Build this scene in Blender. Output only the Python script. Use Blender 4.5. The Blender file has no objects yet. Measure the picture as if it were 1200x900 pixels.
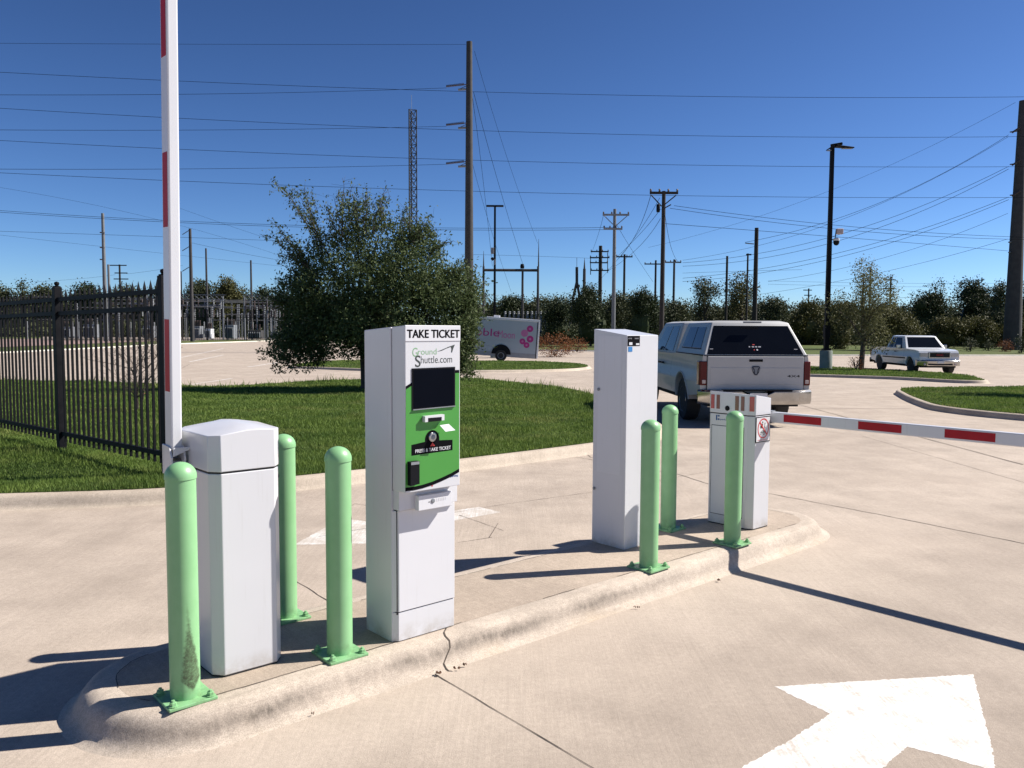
import bpy, bmesh, math, random
import numpy as np
from mathutils import Vector, Matrix
random.seed(7); rng = np.random.default_rng(7)
R = math.radians; PI = math.pi
scene = bpy.context.scene
COL = scene.collection

# ------------------------------------------------------------------ camera model (also used to survey positions)
F = 960.; CX, CY = 600., 450.; H = 1.6
PITCH = R(3.85); ROLL = R(0.28)
def ray(x, y):
    a = (x-CX)/F; b = -(y-CY)/F
    c, s = math.cos(ROLL), math.sin(ROLL)
    a, b = a*c - b*s, a*s + b*c
    cp, sp = math.cos(PITCH), math.sin(PITCH)
    return (a, cp+b*sp, -sp+b*cp)
def gz(Y):                                   # the lot falls away gently towards the street
    return 0. if Y < 7 else (-0.0135*(Y-7) if Y < 45 else -0.513)
def G(x, y, dz=0.):                          # survey a point of the ground
    z = dz
    d = ray(x, y)
    for i in range(60):
        t = (z-H)/d[2]; X, Y = d[0]*t, d[1]*t
        z = .5*z + .5*(gz(Y)+dz)
    return (X, Y)
def atY(x, y, Y):
    d = ray(x, y); t = Y/d[1]
    return Vector((d[0]*t, Y, H+d[2]*t))
ANG = R(41.5); CA, SA = math.cos(ANG), math.sin(ANG)
def W(u, n, z=0.): return Vector((u*CA-n*SA, u*SA+n*CA, z))   # island axes to world
K = .12

# ------------------------------------------------------------------ materials
MATS = {}
def nt(name):
    m = bpy.data.materials.new(name); m.use_nodes = True
    t = m.node_tree; b = t.nodes['Principled BSDF']
    return m, t, b
def N(t, kind, **kw):
    n = t.nodes.new(kind)
    for k, v in kw.items():
        if k.startswith('i_'): n.inputs[k[2:].replace('_', ' ')].default_value = v
        else: setattr(n, k, v)
    return n
def math_(t, op, a, b=None, clamp=False):
    n = t.nodes.new('ShaderNodeMath'); n.operation = op; n.use_clamp = clamp
    for i, v in enumerate((a, b)):
        if v is None: continue
        if isinstance(v, (int, float)): n.inputs[i].default_value = v
        else: t.links.new(v, n.inputs[i])
    return n.outputs[0]
def mix(t, fac, a, b, mode='MIX'):
    n = t.nodes.new('ShaderNodeMix'); n.data_type = 'RGBA'; n.blend_type = mode
    for s, v in ((0, fac), (6, a), (7, b)):
        if isinstance(v, (int, float)): n.inputs[s].default_value = v
        elif isinstance(v, tuple): n.inputs[s].default_value = (*v[:3], 1)
        else: t.links.new(v, n.inputs[s])
    return n.outputs[2]
def ramp(t, src, stops):
    n = t.nodes.new('ShaderNodeValToRGB'); e = n.color_ramp.elements
    while len(e) < len(stops): e.new(.5)
    for k, (p, c) in enumerate(stops):
        e[k].position = p
        e[k].color = (c, c, c, 1) if isinstance(c, (int, float)) else (*c, 1)
    t.links.new(src, n.inputs[0]); return n.outputs[0]
def noise(t, vec, scale, detail=4, rough=.55, sc=None, rot=None):
    if sc or rot:
        mp = t.nodes.new('ShaderNodeMapping'); t.links.new(vec, mp.inputs[0])
        if rot: mp.inputs['Rotation'].default_value = (0, 0, rot)
        if sc: mp.inputs['Scale'].default_value = sc
        vec = mp.outputs[0]
    n = t.nodes.new('ShaderNodeTexNoise'); t.links.new(vec, n.inputs['Vector'])
    n.inputs['Scale'].default_value = scale; n.inputs['Detail'].default_value = detail
    n.inputs['Roughness'].default_value = rough
    return n.outputs[0]
def objc(t): return t.nodes.new('ShaderNodeTexCoord').outputs['Object']
def bump(t, b, h, strength, dist=.01):
    n = t.nodes.new('ShaderNodeBump'); n.inputs['Strength'].default_value = strength
    n.inputs['Distance'].default_value = dist
    t.links.new(h, n.inputs['Height']); t.links.new(n.outputs[0], b.inputs['Normal'])

def mat(name, col, rough=.5, metal=0., col2=None, scale=4., bmp=0., bscale=60., spec=None, coat=0., detail=4):
    if name in MATS: return MATS[name]
    m, t, b = nt(name)
    b.inputs['Roughness'].default_value = rough; b.inputs['Metallic'].default_value = metal
    if spec is not None: b.inputs['Specular IOR Level'].default_value = spec
    if coat: b.inputs['Coat Weight'].default_value = coat; b.inputs['Coat Roughness'].default_value = .06
    o = objc(t)
    if col2 is None: col2 = tuple(c*.88 for c in col)
    f = ramp(t, noise(t, o, scale, detail), [(.35, 0.), (.65, 1.)])
    t.links.new(mix(t, f, col, col2), b.inputs['Base Color'])
    if bmp: bump(t, b, noise(t, o, bscale, 3), bmp)
    MATS[name] = m; return m

def concrete(name, base, dark, streak_rot=ANG, kerb=False):
    m, t, b = nt(name); o = objc(t)
    b.inputs['Roughness'].default_value = .88; b.inputs['Specular IOR Level'].default_value = .25
    big = ramp(t, noise(t, o, .35, 6, .6), [(.32, 0.), (.68, 1.)])
    c = mix(t, big, base, dark)
    mid = ramp(t, noise(t, o, 1.7, 7, .68), [(.38, 0.), (.66, 1.)])
    c = mix(t, math_(t, 'MULTIPLY', mid, .6), c, tuple(x*.72 for x in dark))
    lt = ramp(t, noise(t, o, .9, 5, .6), [(.54, 0.), (.72, 1.)])
    c = mix(t, math_(t, 'MULTIPLY', lt, .4), c, tuple(min(1, x*1.22) for x in base))
    # broom finish across the lane, fine sand grain, pits
    st = noise(t, o, 1., 3, .6, sc=(85, 2.2, 1) if not kerb else (5, 60, 60), rot=-streak_rot if not kerb else None)
    c = mix(t, math_(t, 'MULTIPLY', ramp(t, noise(t, o, 1.1, 3), [(.35, .25), (.7, 1.)]), .20), c, ramp(t, st, [(.25, .18), (.75, .82)]), 'OVERLAY')
    st2 = noise(t, o, 1., 3, .6, sc=(9, .8, 1), rot=-streak_rot)
    c = mix(t, .07, c, ramp(t, st2, [(.25, .2), (.75, .8)]), 'OVERLAY')
    gr = noise(t, o, 210, 2, .7)
    c = mix(t, .38, c, ramp(t, gr, [(.3, .16), (.7, .84)]), 'OVERLAY')
    gr2 = noise(t, o, 38, 4, .7)
    c = mix(t, .22, c, ramp(t, gr2, [(.28, .2), (.72, .8)]), 'OVERLAY')
    v = t.nodes.new('ShaderNodeTexVoronoi'); v.inputs['Scale'].default_value = 26; t.links.new(o, v.inputs['Vector'])
    pit = math_(t, 'MULTIPLY', ramp(t, v.outputs['Distance'], [(.03, 1.), (.09, 0.)]), ramp(t, noise(t, o, 3, 2), [(.52, 0.), (.6, .7)]))
    c = mix(t, pit, c, (.12, .09, .07))
    mpn = t.nodes.new('ShaderNodeMapping'); t.links.new(o, mpn.inputs[0]); mpn.inputs['Rotation'].default_value = (0, 0, -streak_rot)
    sn = t.nodes.new('ShaderNodeSeparateXYZ'); t.links.new(mpn.outputs[0], sn.inputs[0])
    if not kerb:
        nn = math_(t, 'ADD', sn.outputs[1], math_(t, 'MULTIPLY', math_(t, 'SUBTRACT', noise(t, o, .8, 4, .6), .5), 1.3))
        wear = ramp(t, math_(t, 'DIVIDE', nn, 10.), [(.0, .3), (.09, .85), (.20, .9), (.27, .05), (.31, 0.), (.40, .0), (.50, .35), (.60, .35), (.70, .1), (.75, .2)])
        c = mix(t, math_(t, 'MULTIPLY', wear, .34), c, tuple(x*.60 for x in dark))
        gutter_pale = ramp(t, math_(t, 'DIVIDE', nn, 10.), [(.22, 0.), (.285, 1.), (.32, .6), (.45, .3), (.55, .0)])  # paler, cleaner concrete towards the gutter
        c = mix(t, math_(t, 'MULTIPLY', gutter_pale, .28), c, tuple(min(1, x*1.13) for x in base))
    # faint drips of oil and tyre dirt with edges of their own
    oil = ramp(t, noise(t, o, .62, 8, .72, sc=(1, .45, 1), rot=-streak_rot), [(.60, 0.), (.72, .42)])
    c = mix(t, oil, c, tuple(x*.55 for x in dark))
    if kerb:
        s = t.nodes.new('ShaderNodeSeparateXYZ'); t.links.new(o, s.inputs[0])
        wav = noise(t, o, 1.3, 3, .5, sc=(1, .01, .01))
        zz = math_(t, 'ADD', s.outputs[2], math_(t, 'MULTIPLY', math_(t, 'SUBTRACT', wav, .5), .11))
        band = math_(t, 'MULTIPLY', ramp(t, zz, [(.018, 0.), (.062, 1.)]), ramp(t, zz, [(.070, 1.), (.112, 0.)]))
        side = ramp(t, s.outputs[1], [(0., 1.), (.5, 1.)])
        side = math_(t, 'LESS_THAN', s.outputs[1], 3.28)
        hat = ramp(t, noise(t, o, 1., 5, .75, sc=(34, 16, 16)), [(.28, .35), (.62, 1.)])
        along = ramp(t, math_(t, 'DIVIDE', s.outputs[0], 7.), [(.10, .25), (.13, 1.), (.20, 1.), (.24, .25), (.28, .4), (.30, 1.), (.41, 1.), (.44, .35), (.47, .8), (.54, .8), (.58, .3), (.75, .25), (.86, .4), (1., .2)])
        pat = ramp(t, noise(t, o, 1.25, 5, .65, sc=(1, .4, .4)), [(.30, .35), (.56, 1.)])
        k = math_(t, 'MULTIPLY', math_(t, 'MULTIPLY', math_(t, 'MULTIPLY', band, side), along), math_(t, 'MULTIPLY', hat, pat))
        c = mix(t, math_(t, 'MULTIPLY', k, .85), c, (.060, .050, .042))
        rust = ramp(t, noise(t, o, 2.2, 5, .6), [(.5, 0.), (.68, .5)])
        low = math_(t, 'MULTIPLY', ramp(t, s.outputs[2], [(.0, 1.), (.06, 0.)]), rust)
        c = mix(t, math_(t, 'MULTIPLY', low, .55), c, (.46, .34, .22))
    t.links.new(c, b.inputs['Base Color'])
    h = math_(t, 'ADD', math_(t, 'MULTIPLY', gr, .5), math_(t, 'ADD', math_(t, 'MULTIPLY', st, .5), gr2))
    bump(t, b, h, .35, .004)
    MATS[name] = m; return m
CONC_B, CONC_D = (.455, .382, .318), (.385, .318, .262)
M_conc = concrete('pavement_concrete', CONC_B, CONC_D)
M_kerb = concrete('island_concrete', (.50, .425, .355), (.455, .382, .315), kerb=True)
M_kerb2 = concrete('kerb_concrete', (.49, .42, .345), (.43, .36, .29))
M_infill = concrete('infill_concrete', (.465, .38, .305), (.405, .33, .265))

def foliage(name, c1, c2, trans=.25, rough=.6, straw=None):
    m, t, b = nt(name)
    g = t.nodes.new('ShaderNodeNewGeometry')
    big = noise(t, objc(t), 1.1, 3)
    f = math_(t, 'ADD', math_(t, 'MULTIPLY', g.outputs['Random Per Island'], .6), math_(t, 'MULTIPLY', big, .5), True)
    c = mix(t, f, c1, c2)
    if straw:
        sf = math_(t, 'MULTIPLY', ramp(t, noise(t, objc(t), .55, 5, .65), [(.52, 0.), (.70, .75)]), g.outputs['Random Per Island']); c = mix(t, sf, c, straw)
        dk_ = ramp(t, noise(t, objc(t), .9, 3, .6, sc=(1, 1.4, 1)), [(.36, .45), (.52, 0.)]); c = mix(t, dk_, c, (.030, .075, .018))
    t.links.new(c, b.inputs['Base Color']); b.inputs['Roughness'].default_value = rough
    b.inputs['Specular IOR Level'].default_value = .15
    tr = t.nodes.new('ShaderNodeBsdfTranslucent'); t.links.new(c, tr.inputs[0])
    mx = t.nodes.new('ShaderNodeMixShader'); mx.inputs[0].default_value = trans
    t.links.new(b.outputs[0], mx.inputs[1]); t.links.new(tr.outputs[0], mx.inputs[2])
    t.links.new(mx.outputs[0], t.nodes['Material Output'].inputs[0])
    MATS[name] = m; return m
M_oak = foliage('oak_leaves', (.034, .056, .020), (.125, .155, .062), .25, .6)
M_dk = foliage('dark_leaves', (.020, .030, .013), (.050, .064, .027), .1)
M_mid = foliage('mid_leaves', (.036, .046, .023), (.085, .092, .044), .12)
M_olive = foliage('olive_leaves', (.050, .054, .020), (.115, .108, .038), .15)
M_wisp = foliage('wispy_leaves', (.080, .085, .035), (.17, .165, .07), .25)
M_red = foliage('red_leaves', (.10, .035, .015), (.26, .11, .045), .2)
M_grass = foliage('grass_blades', (.062, .118, .020), (.205, .275, .062), .32, .6, straw=(.36, .31, .13))
M_bark = mat('bark', (.10, .075, .055), .9, col2=(.05, .04, .03), scale=9, bmp=.5, bscale=30)
def turf(name, a, b_, s=3.):
    m, t, b = nt(name); o = objc(t); b.inputs['Roughness'].default_value = .95
    b.inputs['Specular IOR Level'].default_value = .1
    f = ramp(t, noise(t, o, s, 8, .7), [(.35, 0.), (.65, 1.)])
    c = mix(t, f, a, b_)
    c = mix(t, .5, c, ramp(t, noise(t, o, 45, 4, .8), [(.3, .15), (.7, .85)]), 'OVERLAY')
    t.links.new(c, b.inputs['Base Color']); bump(t, b, noise(t, o, 40, 4, .8), .8, .03)
    MATS[name] = m; return m
M_turf = turf('turf', (.036, .068, .016), (.075, .100, .028))
M_far = turf('far_ground', (.075, .11, .035), (.11, .115, .05), .12)
M_white = mat('white_powder_coat', (.59, .59, .62), .28, col2=(.565, .57, .60), scale=1.5, coat=.15)
def grime(m):
    t = m.node_tree; b = t.nodes['Principled BSDF']; src = b.inputs['Base Color'].links[0].from_socket; o = objc(t)
    s = t.nodes.new('ShaderNodeSeparateXYZ'); t.links.new(o, s.inputs[0])
    n_ = noise(t, o, 14, 6, .7); lo = ramp(t, s.outputs[2], [(.0, 1.), (.09, 0.)])
    f = math_(t, 'MULTIPLY', lo, ramp(t, n_, [(.38, .0), (.7, .75)]))
    st_ = math_(t, 'MULTIPLY', ramp(t, noise(t, o, 1., 5, .7, sc=(60, 60, 2.2)), [(.58, 0.), (.74, .16)]), 1.)
    c = mix(t, f, src, (.30, .25, .19)); c = mix(t, st_, c, (.34, .32, .28)); t.links.new(c, b.inputs['Base Color'])
grime(M_white)
M_white2 = mat('white_panel', (.62, .62, .65), .33, col2=(.595, .60, .625), scale=2.)
grime(M_white2)
M_seam = mat('seam_black', (.02, .02, .022), .7)
M_black = mat('black_print', (.004, .004, .006), .7, spec=.05)
M_blkpl = mat('black_plastic', (.007, .007, .010), .5, spec=.12)
M_green = mat('lime_print', (.060, .27, .045), .38, col2=(.056, .255, .042))
M_logo_g = mat('logo_green', (.20, .38, .20), .5)
M_logo_d = mat('logo_dark', (.035, .045, .04), .5)
M_screen = mat('screen_glass', (.002, .003, .007), .35, spec=.04)
M_red_r = mat('red_reflective', (.37, .012, .022), .5, col2=(.32, .012, .020), scale=12, spec=.2)
M_redp = mat('red_print', (.55, .03, .03), .45)
M_ledr = mat('red_lens', (.46, .10, .10), .2, col2=(.40, .08, .08), scale=30)
M_ledb = mat('brown_lens', (.20, .085, .07), .2)
M_teal = mat('teal_lens', (.08, .26, .20), .15)
M_blue = mat('blue_print', (.03, .20, .50), .45)
M_emb = mat('emblem_dark', (.012, .018, .045), .3)
M_navy = mat('navy_print', (.02, .08, .26), .45)
M_metal = mat('steel', (.45, .45, .46), .3, 1., scale=20)
M_chrome = mat('chrome', (.46, .455, .45), .2, 1., col2=(.38, .375, .37), scale=6)
M_galv = mat('galvanised', (.24, .255, .275), .55, .2, col2=(.18, .19, .21), scale=3)
M_pole_g = mat('grey_pole', (.050, .047, .048), .85, 0, col2=(.036, .034, .036), scale=2)
M_pole_l = mat('light_grey_pole', (.15, .155, .165), .6, 0, scale=2)
M_wood = mat('creosote_wood', (.030, .025, .023), .9, col2=(.018, .016, .015), scale=3)
M_wire = mat('wire', (.006, .007, .010), 1., spec=0.)
M_fence = mat('fence_black', (.005, .005, .007), .6, col2=(.010, .010, .012), scale=8, spec=.12)
M_lampb = mat('lamp_black', (.007, .007, .009), .6, spec=.15)
M_ped = mat('pedestal_concrete', (.22, .25, .23), .9, col2=(.16, .19, .17), scale=3, bmp=.3)
M_crack = mat('joint_filler', (.045, .035, .028), .95, col2=(.09, .07, .055), scale=20)
M_tyre = mat('tyre', (.018, .018, .018), .8)
M_glass = mat('tinted_glass', (.005, .006, .009), .08, spec=.22)
M_paint = mat('silver_paint', (.43, .43, .43), .48, .05, col2=(.41, .41, .412), coat=.12)
M_paintw = mat('white_car_paint', (.66, .67, .69), .3, 0, col2=(.62, .63, .65), coat=.5)
M_tail = mat('tail_red', (.10, .004, .006), .2, spec=.3)
M_tailw = mat('tail_clear', (.55, .45, .42), .2)
M_dark = mat('underbody', (.012, .012, .013), .9)
M_trail = mat('trailer_skin', (.37, .41, .45), .5, col2=(.35, .39, .43), scale=1.5)
M_pink = mat('magenta_vinyl', (.42, .025, .20), .5)
M_pinkl = mat('pale_magenta_vinyl', (.52, .16, .34), .5)
M_greyt = mat('grey_vinyl', (.38, .38, .42), .5)
M_leafd = mat('dead_leaf', (.10, .045, .022), .9)
M_sub = mat('substation_steel', (.20, .21, .23), .6, .2)
M_porc = mat('porcelain', (.085, .06, .055), .3)

def bollard_mat(name, scuff):
    m, t, b = nt(name); o = objc(t)
    b.inputs['Roughness'].default_value = .42
    c = mix(t, ramp(t, noise(t, o, 9, 4), [(.35, 0.), (.65, 1.)]), (.230, .455, .225), (.205, .425, .200))
    chip = ramp(t, noise(t, o, 55, 5, .7), [(.70, 0.), (.74, .8)])
    c = mix(t, math_(t, 'MULTIPLY', chip, .6), c, (.30, .50, .30))
    s = t.nodes.new('ShaderNodeSeparateXYZ'); t.links.new(o, s.inputs[0])
    dirt = math_(t, 'MULTIPLY', ramp(t, s.outputs[2], [(.0, 1.), (.12, 0.)]), ramp(t, noise(t, o, 30, 5), [(.45, 0.), (.7, .5)]))
    c = mix(t, dirt, c, (.10, .14, .06))
    if scuff:
        front = math_(t, 'LESS_THAN', s.outputs[1], -.01)
        zc = s.outputs[2]
        # smear: tall narrow triangle leaning right, torn by horizontal streaks
        wdt = ramp(t, zc, [(.045, .0), (.09, 1.), (.20, .62), (.30, .18), (.46, .0)])
        cx = math_(t, 'ADD', math_(t, 'MULTIPLY', zc, -.045), .012)
        dx = math_(t, 'ABSOLUTE', math_(t, 'SUBTRACT', s.outputs[0], cx))
        wv = math_(t, 'MULTIPLY', math_(t, 'SUBTRACT', noise(t, o, 1, 4, .7, sc=(50, 50, 70)), .5), .022)
        soft = math_(t, 'SUBTRACT', math_(t, 'ADD', math_(t, 'MULTIPLY', wdt, .040), wv), dx)
        ins = ramp(t, math_(t, 'ADD', math_(t, 'MULTIPLY', soft, 60), .2), [(.0, 0.), (.6, 1.)])
        tear = ramp(t, noise(t, o, 1, 5, .75, sc=(14, 14, 95)), [(.24, .0), (.40, 1.)])
        fine = ramp(t, noise(t, o, 90, 4, .7), [(.3, .55), (.6, 1.)])
        ins = math_(t, 'MULTIPLY', ins, ramp(t, zc, [(.03, 0.), (.06, 1.), (.30, .9), (.43, 0.)]))
        k = math_(t, 'MULTIPLY', math_(t, 'MULTIPLY', ins, front), math_(t, 'MULTIPLY', tear, fine))
        c = mix(t, math_(t, 'MULTIPLY', k, .92), c, (.035, .040, .022))
    t.links.new(c, b.inputs['Base Color'])
    bump(t, b, noise(t, o, 40, 4), .12, .002)
    return m
M_boll = bollard_mat('pastel_green_paint', False)
M_boll_s = bollard_mat('pastel_green_paint_scuffed', True)

def paintmark(nm='road_paint', lo=.535, hi=.66):
    m, t, b = nt(nm); o = objc(t); b.inputs['Roughness'].default_value = .8
    n1 = noise(t, o, 7, 8, .75); n2 = noise(t, o, 90, 3, .7)
    st = noise(t, o, 1., 3, .6, sc=(70, 3, 1), rot=-ANG)
    f = math_(t, 'ADD', math_(t, 'MULTIPLY', n1, .55), math_(t, 'ADD', math_(t, 'MULTIPLY', n2, .25), math_(t, 'MULTIPLY', st, .3)))
    f = ramp(t, f, [(lo, 0.), (hi, .8)])
    sp_ = ramp(t, noise(t, o, 160, 3, .8), [(.66, 0.), (.72, .8)]); f = math_(t, 'MAXIMUM', f, sp_)
    c = mix(t, f, (.66, .64, .62), (.40, .34, .28))
    t.links.new(c, b.inputs['Base Color']); bump(t, b, n2, .3, .003); return m
M_road = paintmark()
M_road_f = paintmark('road_paint_faded', .435, .60)

# ------------------------------------------------------------------ mesh helpers
class MB:
    def __init__(s): s.v = []; s.f = []; s.m = []; s.cur = 0
    def add(s, vs, fs):
        o = len(s.v); s.v += [tuple(p) for p in vs]
        for f in fs: s.f.append([i+o for i in f]); s.m.append(s.cur)
    def box(s, x0, x1, y0, y1, z0, z1, M=None):
        p = [(x, y, z) for z in (z0, z1) for y in (y0, y1) for x in (x0, x1)]
        if M: p = [M @ Vector(q) for q in p]
        s.add(p, [(0, 2, 3, 1), (4, 5, 7, 6), (0, 1, 5, 4), (2, 6, 7, 3), (0, 4, 6, 2), (1, 3, 7, 5)])
    def prism(s, poly, a0, a1, axis='z', M=None):
        """poly 2D, extruded from a0 to a1 along axis: z->(x,y,a)  y->(x,a,z)  x->(a,y,z)"""
        def P(q, a): return {'z': (q[0], q[1], a), 'y': (q[0], a, q[1]), 'x': (a, q[0], q[1])}[axis]
        n = len(poly); p = [P(q, a0) for q in poly]+[P(q, a1) for q in poly]
        if M: p = [M @ Vector(q) for q in p]
        s.add(p, [list(range(n))[::-1], list(range(n, 2*n))]+[(i, (i+1) % n, n+(i+1) % n, n+i) for i in range(n)])
    def tube(s, pts, rads, seg=8, cap=True):
        pts = [Vector(p) for p in pts]
        if not hasattr(rads, '__len__'): rads = [rads]*len(pts)
        rings = []; up = None
        for i, p in enumerate(pts):
            d = (pts[min(i+1, len(pts)-1)]-pts[max(i-1, 0)]).normalized()
            if up is None: up = d.orthogonal().normalized()
            a = (up-d*up.dot(d)).normalized(); b = d.cross(a); up = a
            rings.append([p+(a*math.cos(2*PI*k/seg)+b*math.sin(2*PI*k/seg))*rads[i] for k in range(seg)])
        vs = [q for r in rings for q in r]; fs = []
        for i in range(len(pts)-1):
            for k in range(seg):
                fs.append((i*seg+k, i*seg+(k+1) % seg, (i+1)*seg+(k+1) % seg, (i+1)*seg+k))
        if cap: fs += [list(range(seg))[::-1], list(range((len(pts)-1)*seg, len(pts)*seg))]
        s.add(vs, fs)
    def lathe(s, prof, seg=32, M=None):
        vs = [(r*math.cos(2*PI*k/seg), r*math.sin(2*PI*k/seg), z) for r, z in prof for k in range(seg)]
        if M: vs = [M @ Vector(q) for q in vs]
        n = len(prof); fs = [(i*seg+k, i*seg+(k+1) % seg, (i+1)*seg+(k+1) % seg, (i+1)*seg+k) for i in range(n-1) for k in range(seg)]
        fs += [list(range(seg))[::-1], list(range((n-1)*seg, n*seg))]
        s.add(vs, fs)
    def shift(s, d): s.v = [(x-d[0], y-d[1], z-d[2]) for x, y, z in s.v]; return s
    def build(s, name, mats, parent=None, smooth=False, bevel=0, seg=2, fixn=True):
        me = bpy.data.meshes.new(name); me.from_pydata(s.v, [], s.f)
        mats = mats if isinstance(mats, (list, tuple)) else [mats]
        for m in mats: me.materials.append(m)
        if len(mats) > 1: me.polygons.foreach_set('material_index', s.m)
        if fixn:
            bm = bmesh.new(); bm.from_mesh(me); bmesh.ops.recalc_face_normals(bm, faces=bm.faces); bm.to_mesh(me); bm.free()
        if smooth:
            me.polygons.foreach_set('use_smooth', [True]*len(me.polygons))
            try: me.set_sharp_from_angle(angle=R(35))
            except Exception: pass
        o = bpy.data.objects.new(name, me); COL.objects.link(o)
        if parent: o.parent = parent
        if bevel:
            b = o.modifiers.new('bevel', 'BEVEL'); b.width = bevel; b.segments = seg; b.limit_method = 'ANGLE'; b.angle_limit = R(30); b.harden_normals = False
        return o
def tag(o, label=None, cat=None, group=None, kind=None):
    if label: o['label'] = label
    if cat: o['category'] = cat
    if group: o['group'] = group
    if kind: o['kind'] = kind
    return o
def thing(name, loc, rz, label, cat, group=None):
    o = bpy.data.objects.new(name, None); o.empty_display_size = .2; COL.objects.link(o)
    o.location = loc; o.rotation_euler = (0, 0, rz); return tag(o, label, cat, group)
def copy_tree(o, parent=None):
    c = o.copy(); COL.objects.link(c); c.parent = parent
    for ch in list(o.children): copy_tree(ch, c)
    return c
def quads(name, V, m, parent=None, tri=False):
    """V: (n,4,3) or (n,3,3) numpy"""
    n, k = V.shape[0], V.shape[1]
    me = bpy.data.meshes.new(name); me.vertices.add(n*k); me.vertices.foreach_set('co', V.reshape(-1).astype(np.float32))
    me.loops.add(n*k); me.loops.foreach_set('vertex_index', np.arange(n*k, dtype=np.int32))
    me.polygons.add(n); me.polygons.foreach_set('loop_start', np.arange(0, n*k, k, dtype=np.int32))
    me.polygons.foreach_set('loop_total', np.full(n, k, dtype=np.int32))
    me.materials.append(m); me.update(calc_edges=True)
    o = bpy.data.objects.new(name, me); COL.objects.link(o)
    if parent: o.parent = parent
    return o
def text(s, x0, x1, z0, z1, y, m, parent, name='lettering', face='-y', bold=0., ext=.0008, shear=0.):
    cu = bpy.data.curves.new('t', 'FONT'); cu.body = s; cu.offset = 0; bw = bold*1.6; cu.extrude = 0; cu.shear = shear; cu.resolution_u = 6
    to = bpy.data.objects.new('t', cu); COL.objects.link(to); bpy.context.view_layer.update()
    me = bpy.data.meshes.new_from_object(to.evaluated_get(bpy.context.evaluated_depsgraph_get()))
    bpy.data.objects.remove(to); bpy.data.curves.remove(cu)
    xs = [v.co.x for v in me.vertices]; ys = [v.co.y for v in me.vertices]
    a, b, c, d = min(xs), max(xs), min(ys), max(ys)
    for v in me.vertices:
        X = x0+(v.co.x-a)/(b-a)*(x1-x0); Z = z0+(v.co.y-c)/(d-c)*(z1-z0)
        if face == '-y': v.co = (X, y, Z)
        elif face == '-x': v.co = (y, -X, Z)          # x runs towards -y
    if bw:
        b2 = bmesh.new(); b2.from_mesh(me); g0 = b2.verts[:]+b2.edges[:]+b2.faces[:]
        ux = Vector((1, 0, 0)) if face == '-y' else Vector((0, -1, 0)); oy = Vector((0, -.00003, 0)) if face == '-y' else Vector((-.00003, 0, 0))
        for k, (dx, dz) in enumerate(((-1, 0), (1, 0), (-.5, 0), (.5, 0), (0, .5), (0, -.5))):
            r_ = bmesh.ops.duplicate(b2, geom=g0)
            for v in r_['geom']:
                if isinstance(v, bmesh.types.BMVert): v.co += ux*dx*bw*(z1-z0)+Vector((0, 0, dz*bw*(z1-z0)))+oy*(k+1)
        b2.to_mesh(me); b2.free()
    me.materials.clear(); me.materials.append(m); me.name = name
    o = bpy.data.objects.new(name, me); COL.objects.link(o); o.parent = parent
    return o
def smoothpts(pts, n=6, closed=False):
    P = [Vector((*p[:2], 0)) for p in pts]; out = []
    L = len(P); rngi = range(L) if closed else range(L-1)
    for i in rngi:
        g = (lambda k: P[k % L]) if closed else (lambda k: P[max(0, min(L-1, k))])
        a, b, c, d = g(i-1), g(i), g(i+1), g(i+2)
        for k in range(n):
            t = k/n
            q = .5*((2*b)+(c-a)*t+(2*a-5*b+4*c-d)*t*t+(3*b-a-3*c+d)*t**3)
            out.append((q.x, q.y))
    if not closed: out.append((P[-1].x, P[-1].y))
    return out
KPROF = [(-.004, K-.03), (0, K), (.05, K), (.082, K-.006), (.106, K-.022), (.125, .070), (.140, .040), (.155, .018), (.180, .004), (.21, -.004), (.215, -.05)]
def kerb(name, pts, side, m, closed=False, ground=gz, endscale=None, prof=KPROF, parent=None):
    """swept kerb profile; side=+1: outwards is to the right of the path"""
    L = len(pts); mb = MB(); vs = []
    for i in range(L):
        a = pts[(i-1) % L] if (closed or i > 0) else pts[i]; b = pts[(i+1) % L] if (closed or i < L-1) else pts[i]
        dx, dy = b[0]-a[0], b[1]-a[1]; l = math.hypot(dx, dy) or 1
        nx, ny = side*dy/l, -side*dx/l
        sc = endscale(pts[i], nx, ny) if endscale else 1
        for d, z in prof:
            x, y = pts[i][0]+nx*d*sc, pts[i][1]+ny*d*sc
            vs.append((x, y, z+ground(y)))
    k = len(prof); fs = []
    for i in range(L if closed else L-1):
        j = (i+1) % L
        for q in range(k-1): fs.append((i*k+q, j*k+q, j*k+q+1, i*k+q+1))
    mb.add(vs, fs)
    return mb.build(name, m, parent, smooth=True)
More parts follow.
